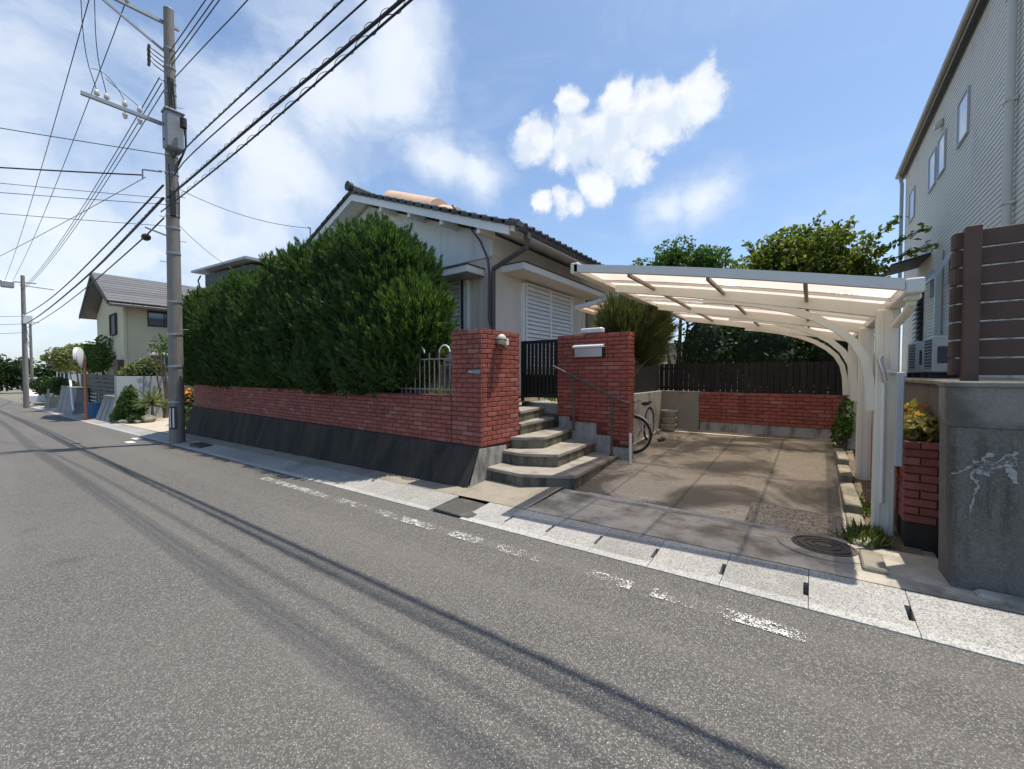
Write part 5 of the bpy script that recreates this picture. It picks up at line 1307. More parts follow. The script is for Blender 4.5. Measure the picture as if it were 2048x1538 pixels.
# switch-gear box (transformer) on the road side
tx = MB().bbox(PXX+.18, PXX+.54, PYY-.24, PYY+.16, 7.65, 8.62, .04).build('transformer_box', M['box_grey'], up_)
MB().bbox(PXX+.17, PXX+.56, PYY-.26, PYY+.18, 8.621, 8.68, .02).build('lid', M['box_grey'], tx)
for dx, z in ((.40,8.25),(.40,7.85)): MB().lathe([(.03,PYY-.241),(.03,PYY-.26),(.015,PYY-.265)], (PXX+dx,0,z), 10, 'y').build('bolt', M['dark_trim'], tx)
MB().bar((PXX+.10,PYY,7.62),(PXX+.62,PYY-.05,7.50), .06, .10).build('bracket', M['dark_trim'], tx)
MB().tube([(PXX+.70,PYY+.1,8.45),(PXX+.70,PYY+.1,8.20)], .075, 10).build('fuse', M['black_rubber'], tx, True)
for k in range(3):
    MB().tube([(PXX+.70,PYY+.1+.03*k,8.22),(PXX+.74+.05*k,PYY+.12,7.95),(PXX+.82+.05*k,PYY+.1,7.62),(PXX+.72+.1*k,PYY+.05,7.45),(PXX+.25,PYY,7.25-.1*k)], .012, 6).build('lead', M['cable'], tx, True)
for k in range(4):
    z = 10.28-.13*k
    MB().tube([(PXX-.05,PYY-.12,z),(PXX-.10,PYY-.30,z+.10),(PXX-.14,PYY-.40,z+.16+.02*k),(PXX-.12,PYY-.42,z+.02)], .014, 6).build('lead', M['cable'], up_, True)
    MB().tube([(PXX-.13,PYY-.40,z+.20),(PXX-.12,PYY-.42,z+.02)], .032, 8).build('fuse', M['black_rubber'], up_, True)
for k in range(3): MB().tube([(PXX+.13,PYY-.08+.05*k,9.7),(PXX+.19,PYY-.07+.05*k,9.2),(PXX+.20,PYY-.05+.05*k,8.8)], .02, 6).build('riser_cable', M['cable'], up_, True)
for z0, z1, y in ((7.3,6.3,3.30),(6.9,5.9,3.5)): MB().tube([(PXX+.22,y,z0),(PXX+.30,y,(z0+z1)/2),(PXX+.26,y,z1)], .014, 6).build('lead', M['cable'], up_, True)
MB().bbox(PXX+.22,PXX+.32,PYY-.12,PYY+.0,5.9,6.6,.01).build('splice_box', M['cable'], up_)
MB().bar((PXX-.10,PYY-.2,7.15),(PXX-.35,PYY-.55,7.15),.03,.03).bar((PXX-.35,PYY-.55,7.15),(PXX-.35,PYY-.55,6.9),.03,.03).build('side_bracket', M['galv'], up_)
MB().bar((PXX-.1,PYY-.1,5.42),(PXX-.45,PYY-.5,5.62),.04,.04).build('stay_bracket', M['galv'], up_)

def cable(label, pts, r_, sag=0.0, coil=None, n=28, ball=None, group='overhead cables', straight=False):
    """a cable through the points; a single span may sag"""
    if len(pts) == 2:
        a, c = Vector(pts[0]), Vector(pts[1]); L = (c-a).length
        P = [a.lerp(c, i/n) - Vector((0,0,4*sag*(i/n)*(1-i/n))) for i in range(n+1)]
    else:
        P = [Vector(p) for p in pts]
        for _ in range(2):
            Q = [P[0]]
            for i in range(len(P)-1): Q += [P[i].lerp(P[i+1],.25), P[i].lerp(P[i+1],.75)]
            P = Q + [P[-1]]
    name = 'overhead_cable'
    if coil is None and ball is None:
        o_ = MB().tube(P, r_, 6).build(name, M['cable'], None, True, loc=P[0]); tag(o_, label, 'cable', group); return o_
    o_ = thing(name, label, 'cable', tuple(P[0]), group)
    MB().tube(P, r_, 7).build('core', M['cable'], o_, True)
    if coil:
        x0, x1, rad, pitch = coil
        S = []; total = 0
        for i in range(len(P)-1):
            a, c = P[i], P[i+1]; seg = (c-a).length; k = max(1, int(seg/(pitch/8)))
            d = (c-a).normalized(); u = d.cross(Vector((0,0,1))).normalized(); v_ = u.cross(d)
            for j in range(k):
                q = a.lerp(c, j/k)
                if x0 <= q.x <= x1:
                    t = 2*math.pi*(total+seg*j/k)/pitch; S.append(q + (u*math.cos(t)+v_*math.sin(t))*rad + v_*rad*.6)
            total += seg
        MB().tube(S, 0.0045, 4).build('spiral_hanger', M['cable'], o_, True)
    if ball:
        MB().sphere(ball, .13, 12, 8, (1.35,.9,.8)).build('splice_closure', M['cable'], o_, True)
    return o_
pxr, pxl = PXX+.12, PXX-.12
for k, (z, ye) in enumerate(((10.42,3.40),(10.22,3.42),(10.13,3.46))):
    cable(['highest', 'middle', 'lowest'][k] + ' of three thin wires leaving the pole top towards the upper right', [(pxr,ye,z),(24,ye+.2,z+.35)], .012, .55)
cable('single thin wire with a small clamp, rising right from below the pole top', [(pxr,3.5,9.78),(-11.5,3.5,9.46),(-9.3,3.5,9.17),(-4,3.5,8.8),(8,3.5,8.6),(20,3.6,9.3)], .012, ball=None)
cable('upper twisted cable from the transformer towards the upper right', [(PXX+.7,3.40,7.42),(-12.2,3.40,7.40),(-5.6,3.40,7.10),(3,3.40,6.95),(12,3.4,7.1),(22,3.4,7.6)], .015, coil=(-12.5,-3,.020,.30))
cable('lower cable of the pair from the transformer towards the upper right', [(PXX+.3,3.40,7.02),(-12.8,3.40,7.16),(-5.0,3.40,6.76),(3,3.40,6.7),(12,3.4,6.9),(22,3.4,7.4)], .014)
cable('thick black coiled cable from mid-pole towards the upper right', [(pxr,3.28,6.42),(-12.5,3.27,6.34),(-8.5,3.28,6.32),(-4.1,3.30,6.22),(2,3.3,6.18),(12,3.3,6.3),(22,3.3,6.6)], .024, coil=(-13.8,4,.034,.36))
cable('lower coiled cable from mid-pole towards the upper right', [(pxr,3.14,5.98),(-12.5,3.12,5.90),(-8.5,3.1,5.80),(-3.9,3.08,5.84),(2,3.08,5.86),(12,3.1,6.05),(22,3.1,6.4)], .015, coil=(-13.8,-2,.034,.50))
cable('thin drop wire from the pole to the left eave of the house', [(pxr,3.5,6.75),(-12.75,6.42,6.16)], .008, .22)
cable('very thin wire from the pole over the hedge to the dark grey house', [(pxr,3.5,5.75),(-22.3,9.0,6.6)], .007, .5)
# towards the far pole
FPX, FPY = -58.0, 2.85
for k, (z0, z1) in enumerate(((9.72,9.55),(9.60,9.42),(9.45,9.30))):
    cable(['top', 'middle', 'bottom'][k] + ' wire of the three running left from the upper pole to the far pole', [(pxl,3.22+.05*k,z0),(FPX,FPY,z1)], .012, .62)
cable('upper black cable running left from mid-pole to the far pole', [(pxl,3.25,6.80),(-21.4,3.2,6.60),(-33.9,3.15,6.45),(-46,3.0,6.55),(FPX,FPY,7.0)], .028)
cable('middle black coiled cable running left from mid-pole to the far pole', [(pxl,3.25,6.45),(-19.1,3.2,6.20),(-24.6,3.2,6.05),(-36.4,3.1,5.92),(-48,3.0,5.95),(FPX,FPY,6.1)], .034, coil=(-24,-14.6,.034,.40))
cable('lowest cable left of the pole, with a black splice closure', [(pxl,3.25,5.90),(-16.9,3.2,5.72),(-26.7,3.2,5.55),(-40,3.05,5.4),(FPX,FPY,5.7)], .020, ball=(-16.2,3.2,5.70))
cable('outer high wire running from the top cross-arm to the far pole', [(PXX-.16,2.0,11.4),(FPX,1.8,9.9)], .011, .5)
cable('inner high wire running from the top cross-arm to the far pole', [(PXX-.16,2.6,11.4),(FPX,2.3,10.1)], .011, .5)
cable('outer high wire from the top cross-arm towards the camera side', [(PXX-.16,2.0,11.4),(24,2.0,11.9)], .011, .6)
cable('left jumper wire hanging from the top cross-arm to the lower arm', [(PXX-.18,1.75,11.35),(PXX-.26,1.80,9.6),(PXX-.20,2.0,8.74)], .009)
cable('right jumper wire hanging from the top cross-arm to the lower arm', [(PXX-.18,2.0,11.3),(PXX-.30,2.02,9.7),(PXX-.20,2.18,8.74)], .009)
cable('long looped lead between the insulators of the lower cross-arm', [(PXX-.24,1.92,9.25),(PXX-.25,2.15,9.3),(PXX-.22,2.4,9.0),(PXX-.20,2.52,8.74)], .008)
cable('shorter looped lead ending at the insulator next to the pole', [(PXX-.24,2.18,9.15),(PXX-.25,2.4,9.0),(PXX-.22,2.65,8.85),(PXX-.20,2.81,8.74)], .008)
def across(label, a, c, r_, ext=4.5, sag=.1):
    a, c = Vector(a), Vector(c); cable(label, [a, a + (c-a)*ext], r_, sag)
across('highest thin wire crossing the road to the left from the transformer height', (PXX,PYY-.15,7.62), (-15.9,0.7,7.65), .010)
across('straight darker cable crossing the road to the left below the transformer', (PXX-.35,PYY-.55,7.0), (-17.0,0.52,7.0), .018)
across('faint upper wire of the pair crossing left at mid-pole', (PXX,PYY-.15,6.42), (-16.4,0.5,6.42), .007)
across('faint lower wire of the pair crossing left at mid-pole', (PXX,PYY-.15,6.25), (-16.74,0.5,6.28), .008)
across('lowest faint wire crossing the road to the left', (PXX,PYY-.15,5.66), (-16.24,0.47,5.62), .007)
across('oblique thin wire dropping from mid-pole towards the far left', (PXX-.3,PYY-.5,6.95), (-28.0,0.78,6.9), .009, 3.0, .3)

# far poles
fp = thing('utility_pole', 'distant utility pole with a pole-top transformer down the street', 'utility pole', (FPX, FPY, zroad(FPX)))
MB().tube([(FPX,FPY,zroad(FPX)-.05),(FPX,FPY,10.6)], [.20,.13], 12).build('shaft', M['pole'], fp, True)
MB().bar((FPX,FPY+.8,10.0),(FPX,1.5,9.9), .09).bar((FPX,FPY+1.9,9.6),(FPX,FPY-.2,9.7),.07).build('cross_arm', M['galv'], fp)
MB().bbox(FPX-.3,FPX+.3,1.55,2.35,9.35,9.95,.08).build('transformer', M['galv'], fp)
MB().bbox(FPX+.15,FPX+.5,FPY-.1,FPY+.5,6.2,7.0,.05).build('cable_box', M['mirror_back'], fp)
p3 = thing('utility_pole', 'thin farthest utility pole beyond the low white house', 'utility pole', (-92, 5.1, zroad(-92)))
MB().tube([(-92,5.1,zroad(-92)-.05),(-92,5.1,9.6)], [.2,.13], 10).build('shaft', M['pole'], p3, True)
MB().bar((-92,4.2,9.2),(-92,6.0,9.2), .09).build('cross_arm', M['galv'], p3)
for k, (z, z2) in enumerate(((7.0,6.6),(6.1,5.8),(5.7,5.4))): cable(['upper', 'middle', 'lower'][k] + ' cable continuing from the far pole to the farthest pole', [(FPX,FPY,z),(-92,5.1,z2)], .022, .5)
for k, z in enumerate((6.9, 6.2, 5.4)): cable(['upper', 'middle', 'lower'][k] + ' sagging cable crossing the street at the far pole', [(FPX,FPY,z),(-50,-9,z-.6)], .02, .5)

# ------------------------------------------------------------------ houses on the left
ch = thing('cream_house', 'two-storey cream house with grey pitched roof on the far left', 'house', (-34, 9, -0.8))
CX, CXL, CYF, CYB = -30.0, -38.0, 4.95, 13.5
MB().extrude([(CXL,CYF,-1.0),(CX,CYF,-1.0),(CX,CYF,5.35),(-34,CYF,7.15),(CXL,CYF,5.35)], (0,CYB-CYF,0)).build('wall', M['cream'], ch)
for s_, ex in ((1,-29.3),(-1,-38.7)):
    zr = lambda x: 7.55 - 0.455*abs(x+34)
    rf = MB().extrude([(-34,4.25,7.55),(ex,4.25,zr(ex)),(ex,4.25,zr(ex)-.18),(-34,4.25,7.33)], (0,CYB+.6-4.25,0)).build('roof', M['slate'], ch)
    # slate courses
    for i in range(11):
        t0, t1 = i/11, (i+1)/11; x0, x1 = -34+(ex+34)*t0, -34+(ex+34)*(t1+.02)
        MB().extrude([(x0,4.22,zr(x0)+.012),(x1,4.22,zr(x1)+.040),(x1,4.22,zr(x1)+.012),(x0,4.22,zr(x0)+.004)], (0,CYB+.66-4.22,0)).build('slate_course', M['slate'], rf)
    MB().extrude([(-34,4.235,7.56),(ex,4.235,zr(ex)+.01),(ex,4.235,zr(ex)-.24),(-34,4.235,7.30)], (0,-.03,0)).build('barge_board', M['dark_trim'], rf)
MB().bbox(-29.32,-29.2,4.25,CYB+.6,5.12,5.28,.02).build('gutter', M['pipe_brown'], ch)
def window(parent, face, u0, u1, z0, z1, pos, fm='white_trim', gm='glass', bars=1, dirn=1, proj=.05, t=.05):
    """framed window on a wall: face 'x' (wall at x=pos) or 'y' (wall at y=pos); dirn is the outward sign"""
    def B(a0,a1,d0,d1,c0,c1):
        d0, d1 = pos+dirn*d0, pos+dirn*d1
        return MB().box(d0,d1,a0,a1,c0,c1) if face == 'x' else MB().box(a0,a1,d0,d1,c0,c1)
    w_ = B(u0,u1,.002,proj*.4,z0,z1).build('window', M[gm], parent)
    for a0,a1,c0,c1 in ((u0-t,u0,z0-t,z1+t),(u1,u1+t,z0-t,z1+t),(u0,u1,z1,z1+t),(u0,u1,z0-t,z0)): B(a0,a1,.001,proj,c0,c1).build('frame', M[fm], w_)
    for i in range(bars):
        c = u0+(u1-u0)*(i+1)/(bars+1); B(c-.02,c+.02,proj*.4+.001,proj*.8,z0,z1).build('mullion', M[fm], w_)
    B(u0-t-.01,u1+t+.01,.001,proj+.4*t,z0-t-.5*t,z0-t-.001).build('sill', M[fm], w_)
    return w_
window(ch, 'x', 5.95, 7.3, 4.35, 5.10, CX, 'dark_trim')
window(ch, 'y', -33.2, -31.8, 3.9, 5.0, CYF, 'dark_trim', 'grille', 0, -1, .12)
window(ch, 'x', 6.0, 7.2, 1.7, 2.6, CX, 'white_trim')
MB().bbox(CX,CX+.5,5.9,7.4,2.65,2.78,.02).build('window_hood', M['white_trim'], ch)
MB().box(CX-1.2,CX+.02,CYF-.3,CYF+.01,-.9,2.35).build('porch', M['brown_board'], ch)
MB().bbox(CX-.15,CX+.04,CYF-.04,CYF+.10,-1.0,5.3,.01).build('corner_trim', M['cream'], ch)

dh = thing('dark_house', 'charcoal clad house with pale-edged mono-pitch roof behind the hedge', 'house', (-25.8, 11, -0.6))
MB().extrude([(-29.2,8.4,-.8),(-22.4,8.4,-.8),(-22.4,8.4,7.05),(-29.2,8.4,7.50)], (0,6,0)).build('wall', M['charcoal'], dh)
for i in range(12):
    x = -29.0+i*.55; MB().box(x-.02,x+.02,8.385,8.401,-.5,7.0).build('cladding_joint', M['dark_trim'], dh)
MB().extrude([(-30.1,7.95,7.68),(-22.0,7.95,7.16),(-22.0,7.95,7.28),(-30.1,7.95,7.80)], (0,7,0)).build('roof', M['grey_metal'], dh)
MB().tube([(-29.6,8.3,7.5),(-29.75,8.2,7.2),(-29.5,8.2,6.9)], .04, 6).build('downpipe', M['dark_trim'], dh)
MB().tube([(-23.5,9.5,7.3),(-23.5,9.5,8.0)], .02, 6).tube([(-23.75,9.5,7.7),(-23.25,9.5,7.7)],.015,5).tube([(-23.5,9.25,7.85),(-23.5,9.75,7.85)],.015,5).build('aerial', M['galv'], dh)

lh = thing('low_house', 'low white house with dark eaves far down the street behind trees', 'house', (-70, 9, -2))
MB().box(-76,-64,6.2,14,-2.2,2.6).build('wall', M['stucco'], lh)
MB().extrude([(-77,5.4,2.6),(-63,5.4,2.6),(-66,5.4,3.1),(-70,5.4,3.9),(-74,5.4,3.1)], (0,9,0)).build('roof', M['slate'], lh)
for x in (-74,-71,-67.5): window(lh, 'y', x, x+1.6, 0.2, 1.7, 6.2, 'dark_trim', 'glass', 1, -1)
MB().box(-63.98,-63.9,7,9,-.5,1.6).build('side_window', M['glass'], lh)

# ------------------------------------------------------------------ left-hand yard, walls, mirror
gf = thing('panel_fence', 'pale blue-grey panel fence behind the yucca and the leafy shrub', 'fence', (-26.3, 7.0, -0.6))
for i in range(7):
    y0 = 3.98+i*1.02; MB().bbox(-26.32,-26.29,y0+.03,y0+.99,-.58,1.46,.006).build('panel', M['fence_pale'], gf)
for i in range(8):
    y0 = 3.98+i*1.02; MB().box(-26.335,-26.275,y0-.028,y0+.028,-.70,1.49).build('post', M['grey_metal'], gf)
df = thing('dark_fence', 'dark slatted fence beyond the pale panel fence', 'fence', (-34.5, 4.6, -1))
for i in range(9): MB().box(-39.2,-30.2,4.58,4.60,-.6+i*.24,-.6+i*.24+.20).build('slat', M['dark_fence'], df)
for x in (-39.2,-36.2,-33.2,-30.2): MB().box(x-.04,x+.04,4.605,4.68,-1.1,1.56).build('post', M['dark_trim'], df)
# low battered walls
def batter(name, label, x0, x1, yb, yt, zt, m_, joints, cap=None):
    o_ = thing(name, label, 'retaining wall', ((x0+x1)/2, yb, zroad((x0+x1)/2)))
    mb = MB(); z0, z1 = zroad(x0), zroad(x1); k = 0.35
    mb.add([(x0,yb,z0-.03),(x1,yb,z1-.03),(x1,yt+.5,z1-.03),(x0,yt+.5,z0-.03),(x0+k,yt,zt),(x1-k,yt,zt),(x1-k,yt+.5,zt),(x0+k,yt+.5,zt)],
           [(3,2,1,0),(4,5,6,7),(0,1,5,4),(1,2,6,5),(2,3,7,6),(3,0,4,7)]); mb.build('wall_body', m_, o_)
    MB().bbox(x0+k-.04,x1-k+.04,yt-.04,yt+.52,zt+.001,zt+.06,.01).build('coping', M['curb'], o_)
    for j in joints:
        x = x0+(x1-x0)*j; zz = zroad(x)
        mb = MB(); mb.bar((x,yb-.005,zz),(x+(k if j < .5 else -k)*.6,yt-.005,zt-.02),.012,.012); mb.build('joint', M['dark_trim'], o_)
    return o_
batter('sloping_wall', 'sloping bluish concrete wall end beside the orange mirror post', -30.0, -26.4, 3.72, 4.05, 0.42, M['block_grey'], (.35,.7))
batter('sloping_wall', 'grey block wall with sloping base farther down the street', -46.5, -38.0, 3.72, 4.0, 0.62, M['block_grey'], (.3,.6))
batter('sloping_wall', 'small weathered wall stub near the distant utility pole', -56.5, -53.0, 3.8, 4.0, 0.1, M['side_wall'], (.5,))
lpole = MB().tube([(-40.3,3.9,1.15),(-37.6,3.75,-.75)], .06, 8)
tag(lpole.build('leaning_pole', M['white_metal'], None, True, loc=(-38,3.8,-1.0)), 'white pole leaning on the grey block wall', 'pole')
tub = MB().lathe([(.30,-.78),(.42,-.05),(.46,-.05),(.46,.0),(.40,.0)], (-31.6,3.95,0), 18)
tag(tub.build('blue_tub', M['blue_plastic'], None, True, loc=(-31.6,3.95,-.85)), 'blue plastic tub behind the orange mirror post', 'tub')
# convex traffic mirror seen from behind and the side
mr = thing('traffic_mirror', 'round convex traffic mirror on an orange post, seen from the side', 'traffic mirror', (-30.6, 3.50, zroad(-30.6)))
MB().tube([(-30.6,3.50,zroad(-30.6)-.02),(-30.6,3.50,2.35)], .055, 10).build('post', M['orange'], mr, True)
MB().lathe([(.10,zroad(-30.6)),(.10,zroad(-30.6)+.18),(.06,zroad(-30.6)+.2)], (-30.6,3.50,0), 12).build('foot', M['orange'], mr, True)
mc = Vector((-30.7,3.38,2.42)); fwd_ = Vector((-0.38,-0.92,-0.10)).normalized(); sx = fwd_.cross(Vector((0,0,1))).normalized(); sy = sx.cross(fwd_)
def dish(prof, n=28):
    mb = MB(); V = []; F = []
    for r_, d in prof:
        for k in range(n):
            t = 2*math.pi*k/n; V.append(mc + fwd_*d + (sx*math.cos(t)+sy*math.sin(t))*r_)
    for i in range(len(prof)-1):
        for k in range(n): F.append((i*n+k, i*n+(k+1)%n, (i+1)*n+(k+1)%n, (i+1)*n+k))
    F.append(tuple(range((len(prof)-1)*n, len(prof)*n))); mb.add(V, F); return mb
dish([(.50,.0),(.46,.05),(.34,.10),(.18,.135),(.02,.15)]).build('mirror', M['mirror'], mr, True)
dish([(.54,.02),(.55,-.02),(.45,-.06),(.30,-.10),(.10,-.12),(.01,-.12)]).build('back_shell', M['mirror_back'], mr, True)
V = [mc + fwd_*d + (sx*math.cos(t)+sy*math.sin(t))*r_ for r_, d in ((.55,0),(.57,.13),(.55,.13)) for t in [R(-10)+R(200)*i/20 for i in range(21)]]
hb = MB(); hb.add(V, [(i,i+1,i+22,i+21) for i in range(20)] + [(21+i,22+i,43+i,42+i) for i in range(20)]); hb.build('hood', M['mirror_back'], mr, True)
MB().bar((-30.6,3.5,2.30), mc - fwd_*.10, .05, .05).build('bracket', M['galv'], mr)
# plants in the yard
bush('garden_shrub', 'dark leafy shrub in front of the pale panel fence', [((-25.3,4.22,0.15),(0.65,0.34,0.65)), ((-25.7,4.10,-.15),(0.5,0.28,0.45)), ((-25.1,4.25,0.6),(0.4,0.28,0.45)), ((-25.0,4.55,-.1),(0.4,0.3,0.4))], M['leaf_mid'], 0.15, 190, base=-.65)
bush('garden_shrub', 'pale green bush rising above the panel fence by the cream house', [((-27.6,5.45,1.75),(0.8,0.75,0.66)), ((-27.8,4.8,1.5),(0.6,0.5,0.5))], M['leaf_pale'], 0.16, 150, base=-.5)
bush('ground_cover', 'low green ground cover beside the sloping wall end', [((-26.0,4.0,-.45),(0.9,0.25,0.28)), ((-27.0,4.25,-.3),(0.7,0.2,0.35))], M['leaf_mid'], 0.12, 180, base=-.75)
yc = thing('yucca', 'spiky pale yucca in the yard just left of the utility pole', 'plant', (-24.3, 4.88, -.55))
P = np.tile(np.array([[-24.3,4.88,0.25]]), (90,1)) + RNG.normal(scale=(.04,.04,.08), size=(90,3)); dd = rand_dirs(90); dd[:,2] = np.abs(dd[:,2])*0.9 - .25
V, F = blades(P, unit(dd), 0.74, 0.052, 0.05, 1); np_mesh('leaves', V, F, M['leaf_pale'], yc)
branchy(yc, (-24.3,4.88,-.62), [(-24.3,4.88,.3)], .10, M['bark'], 'trunk', .02)
fb = bush('flower_bush', 'bush with orange flowers between the pole and the wall end', [((-20.6,5.35,0.60),(0.6,0.45,0.45)), ((-20.4,5.3,0.1),(0.6,0.45,0.4))], M['leaf_pale'], 0.12, 220, base=-.4)
V, F = leaves(np.array([-20.2,5.15,0.80]) + RNG.normal(scale=(.28,.22,.15), size=(70,3)), 0.13, 0, 0.9); np_mesh('flowers', V, F, M['flower'], fb)
bush('low_plant', 'low green plant at the foot of the wall end by the driveway', [((-19.0,4.95,-.25),(0.6,0.3,0.22))], M['leaf_mid'], 0.10, 260, 'plant', base=-.48)
bush('low_plant', 'small dark agave-like plant among the edging stones', [((-24.0,4.25,-.45),(0.35,0.25,0.2))], M['leaf_dark'], 0.16, 260, 'plant', base=-.6)
rg_ = random.Random(3)
lab_ = ['large pale edging stone under the yucca', 'first small edging stone at the driveway corner', 'second edging stone along the yard', 'third edging stone along the yard', 'fourth edging stone along the yard', 'rounded stone by the wall end', 'flat white stone near the orange flowers']
for i, (x, y, s_) in enumerate(((-23.7,4.62,.34),(-24.9,3.95,.15),(-24.5,4.02,.14),(-24.1,4.08,.16),(-23.6,4.25,.15),(-19.3,4.95,.18),(-18.3,4.95,.20))):
    mb = MB().sphere((x,y,zroad(x)+.08+s_*.4), s_, 10, 6, (1.3,.8,.62))
    mb.v = [(a+rg_.gauss(0,.02), c+rg_.gauss(0,.02), e+rg_.gauss(0,.015)) for a,c,e in mb.v]
    tag(mb.build('edging_stone', M['curb'], None, True, loc=(x,y,zroad(x))), lab_[i], 'stone', 'stones edging the left yard')
ke = MB().bbox(-26.2,-24.9,3.83,3.90,-.74,-.58,.01); tag(ke.build('yard_kerb', M['curb'], None, loc=(-25.5,3.86,-.70)), 'low concrete kerb along the front of the left yard', 'kerb')
# trees on the left
def small_tree(label, base, top, r_, m_, leaf, n, rc, seed, per=120):
    t_ = thing('tree', label, 'tree', base)
    crown(t_, clumps_in(top, r_, n, rc, 0.0, seed), per, leaf, m_, flat=.2)
    branchy(t_, base, [top, (top[0]+r_[0]*.6, top[1], top[2]), (top[0]-r_[0]*.6, top[1], top[2]+.3)], .11, M['bark'], 'trunk', .3)
small_tree('loose green tree in front of the cream house gable', (-35.5,5.0,-1.0), (-35.0,4.75,2.75), (2.6,0.9,1.05), M['leaf_mid'], .20, 34, .50, 21, 42)
small_tree('greyish spreading tree between the mirror and the distant pole', (-47.5,5.0,-1.3), (-47.5,5.0,2.7), (5.2,1.4,1.2), M['leaf_pale'], .24, 44, .62, 22, 34)
small_tree('sparse bare-branched tree against the cream house wall', (-25.5,5.6,-.6), (-25.6,5.6,2.9), (1.3,0.5,0.6), M['leaf_mid'], .14, 12, .28, 23, 40)
small_tree('dark round tree at the street edge beyond the block wall', (-52,4.9,-1.4), (-51.5,4.6,0.6), (2.2,0.6,0.8), M['leaf_dark'], .22, 20, .5, 24, 60)
small_tree('dark hedge-like tree beside the distant pole', (-63,4.6,-1.7), (-63,4.4,0.4), (3.0,0.7,0.9), M['leaf_dark'], .26, 20, .6, 25, 50)
wd = np.concatenate([np.array([-185, y, 0]) + np.concatenate([rand_dirs(900)*RNG.uniform(.4,1,size=(900,1))]) * np.array([5, 4.2, h]) + np.array([0,0,h*.35]) for y, h in ((-14,8.5),(-7,8),(-1,7),(4,5.5),(9,5),(16,5),(24,6),(-22,9),(-30,9))])
V, F = leaves(wd, 1.3); fw = np_mesh('far_wood', V, F, M['leaf_dark'], None, (-185,0,-3.8)); tag(fw, 'dark green belt of trees where the street ends', 'wood', kind='stuff')
mb = MB(); mb.bbox(-120,-80,6,9,-3.4,1.0,.1)
tag(mb.build('far_building', M['wall_light'], None, loc=(-100,7,-3)), 'long pale building at the far end of the street', 'building')
van = thing('parked_van', 'small pale van parked far down the street', 'van', (-72, 4.2, zroad(-72)))
zz = zroad(-72)
MB().extrude([(-73.7,3.6,zz+.35),(-70.3,3.6,zz+.35),(-70.3,3.6,zz+1.0),(-70.9,3.6,zz+1.75),(-73.6,3.6,zz+1.8)], (0,1.4,0)).build('body', M['mirror_back'], van)
MB().extrude([(-70.95,3.595,zz+1.05),(-70.45,3.595,zz+1.05),(-70.95,3.595,zz+1.6)], (0,-.01,0)).build('window', M['glass'], van)
for x in (-73,-71): MB().lathe([(.30,3.58),(.30,3.78)], (x,0,zz+.31), 14, 'y').build('wheel', M['black_rubber'], van)

# ------------------------------------------------------------------ neighbour on the right
nh = thing('neighbour_house', 'two-storey grey-green sided house on the right', 'house', (5.5, 11, 1.485))
NX, NY0, NY1, NZ1 = 2.2, 7.1, 17.1, 7.62
MB().box(NX+.001, 9.5, NY0, NY1, 1.0, NZ1).build('wall', M['siding'], nh)
V = []; F = []; lap = 0.080; n = int((NZ1-1.5)/lap)
for i in range(n):
    z0 = 1.5+i*lap
    V += [(NX-.010,NY0-.01,z0),(NX-.010,NY1+.01,z0),(NX-.004,NY1+.01,z0+lap-.012),(NX-.004,NY0-.01,z0+lap-.012),(NX+.0,NY1+.01,z0),(NX+.0,NY0-.01,z0)]
    b0 = 6*i; F += [(b0,b0+1,b0+2,b0+3),(b0,b0+5,b0+4,b0+1)]
mb = MB(); mb.add(V, F); o = mb.build('siding', M['siding'], nh); o['kind'] = 'stuff'
MB().bbox(2.07, 9.8, NY0-.3, NY1+.35, NZ1, NZ1+.20, .015).build('roof', M['eaves_metal'], nh)
MB().bbox(1.99, 2.065, NY0-.3, NY1+.36, NZ1+.04, NZ1+.15, .02).build('eave_gutter', M['eaves_metal'], nh)
MB().box(2.08, NX-.03, NY0-.25, NY1+.3, NZ1-.03, NZ1-.001).build('soffit', M['dark_trim'], nh)
for y0, y1 in ((10.83,11.45),(12.42,12.98),(13.25,13.86),(15.62,16.30)): window(nh, 'x', y0, y1, 5.95, 6.72, NX-.010, 'shutter_frame', 'frosted', 0, -1, .03, .028)
def open_window(y0, y1, z0, z1):
    w_ = MB().extrude([(NX-.03,y0,z1),(NX-.34,y0,z0+.05),(NX-.36,y0,z0+.05),(NX-.05,y0,z1)], (0,y1-y0,0)).build('open_sash', M['frosted'], nh)
    for yy in (y0, y1-.03): MB().bar((NX-.035,yy+.015,z1),(NX-.355,yy+.015,z0+.04),.035,.04).build('sash_frame', M['shutter_frame'], w_)
    MB().bar((NX-.36,y0,z0+.04),(NX-.36,y1,z0+.04),.035,.035).build('sash_frame', M['shutter_frame'], w_)
    MB().box(NX-.026,NX-.023,y0,y1,z0,z1).build('opening', M['grille'], w_)
open_window(12.95, 13.45, 3.35, 3.92); open_window(11.2, 11.85, 3.38, 3.95)
MB().tube([(NX-.08,8.61,1.55),(NX-.08,8.61,7.4),(NX-.12,8.61,7.62)], .05, 10).build('downpipe', M['downpipe_pale'], nh, True)
for z in (2.5,3.9,5.3,6.7): MB().box(NX-.14,NX-.02,8.55,8.67,z,z+.04).build('pipe_clip', M['downpipe_pale'], nh)
MB().tube([(NX-.10,17.05,1.5),(NX-.10,17.05,7.35),(NX-.15,17.1,7.62)], .045, 8).build('downpipe', M['fence_pale'], nh, True)
MB().bbox(NX-.13,NX-.02,12.30,12.42,2.2,4.2,.02).build('pipe_duct', M['downpipe_pale'], nh)
for y, z in ((13.95,4.62),(12.75,6.98),(10.3,3.85)): MB().extrude([(NX-.02,y-.09,z),(NX-.14,y-.09,z-.06),(NX-.14,y-.09,z+.04),(NX-.02,y-.09,z+.13)], (0,.18,0)).build('vent_hood', M['downpipe_pale'], nh)
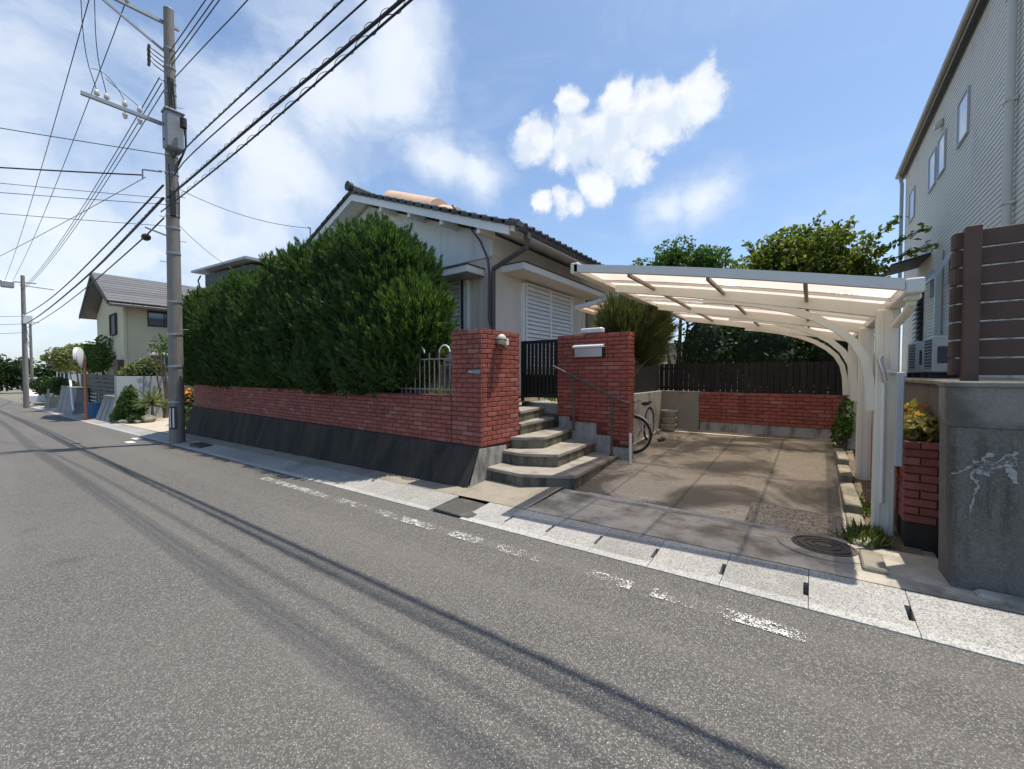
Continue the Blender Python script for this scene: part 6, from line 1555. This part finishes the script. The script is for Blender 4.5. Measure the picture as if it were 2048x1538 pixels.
aw = MB().extrude([(NX-.02,13.5,4.42),(NX-.70,13.5,4.25),(NX-.70,13.5,4.22),(NX-.02,13.5,4.36)], (0,1.5,0)).build('door_awning', M['dark_trim'], nh)
lv = MB().box(NX-.03,NX-.023,14.2,14.9,2.0,3.95).build('louvre_window', M['grille'], nh)
for i in range(16): MB().extrude([(NX-.03,14.22,2.05+i*.118),(NX-.11,14.22,2.02+i*.118),(NX-.11,14.22,2.03+i*.118),(NX-.03,14.22,2.14+i*.118)], (0,.66,0)).build('louvre', M['dark_trim'], lv)
for k, (y0, lab) in enumerate(((10.25,'beige air conditioner unit nearest the brown board fence'),(11.75,'beige air conditioner unit behind the first one along the neighbour house'))):
    ac = thing('air_conditioner', lab, 'air conditioner', (1.75, y0+.42, 1.5), 'air conditioner units beside the neighbour house')
    MB().bbox(1.7100,2.0500,y0,y0+.86,1.59,2.24,.02).build('casing', M['aircon'], ac)
    gr = MB().box(1.7020,1.7095,y0+.06,y0+.60,1.66,2.18).build('fan_grille', M['grille'], ac)
    for i in range(9): MB().box(1.6950,1.7015,y0+.06,y0+.60,1.67+i*.057,1.685+i*.057).build('grille_bar', M['aircon'], gr)
    MB().bbox(1.7050,1.7105,y0+.66,y0+.80,1.9,2.15,.002).build('label_plate', M['white_metal'], ac)
    MB().bbox(1.7700,1.99,y0-.004,y0-.0005,1.75,2.05,.001).build('side_cover', M['grille'], ac)
    for yy in (y0+.12, y0+.70): MB().box(1.6900,2.0700,yy,yy+.06,1.486,1.589).build('foot', M['dark_trim'], ac)
    MB().tube([(2.0500,y0+.8,1.8),(2.0,y0+.85,1.75),(2.14,y0+.85,1.95),(2.14,y0+.85,2.5)], .03, 8).build('pipe', M['downpipe_pale'], ac, True)
# brown board fence on the concrete wall
bfz = thing('board_fence', 'dark brown horizontal board fence on top of the right concrete wall', 'fence', (1.8, 4.62, 1.49))
MB().bbox(0.925,1.012,4.565,4.635,1.482,2.685,.006).build('post', M['brown_board'], bfz)
for x in (2.6, 4.3): MB().bbox(x,x+.09,4.675,4.745,1.482,2.68,.006).build('post', M['brown_board'], bfz)
for i in range(8):
    z = 1.545+i*0.1415; MB().bbox(0.882,4.6,4.642,4.670,z,z+.128,.004).build('board', M['brown_board'], bfz)
    MB().bbox(0.878,0.916,4.671,4.745,z+.002,z+.126,.004).build('board_end', M['brown_board'], bfz)
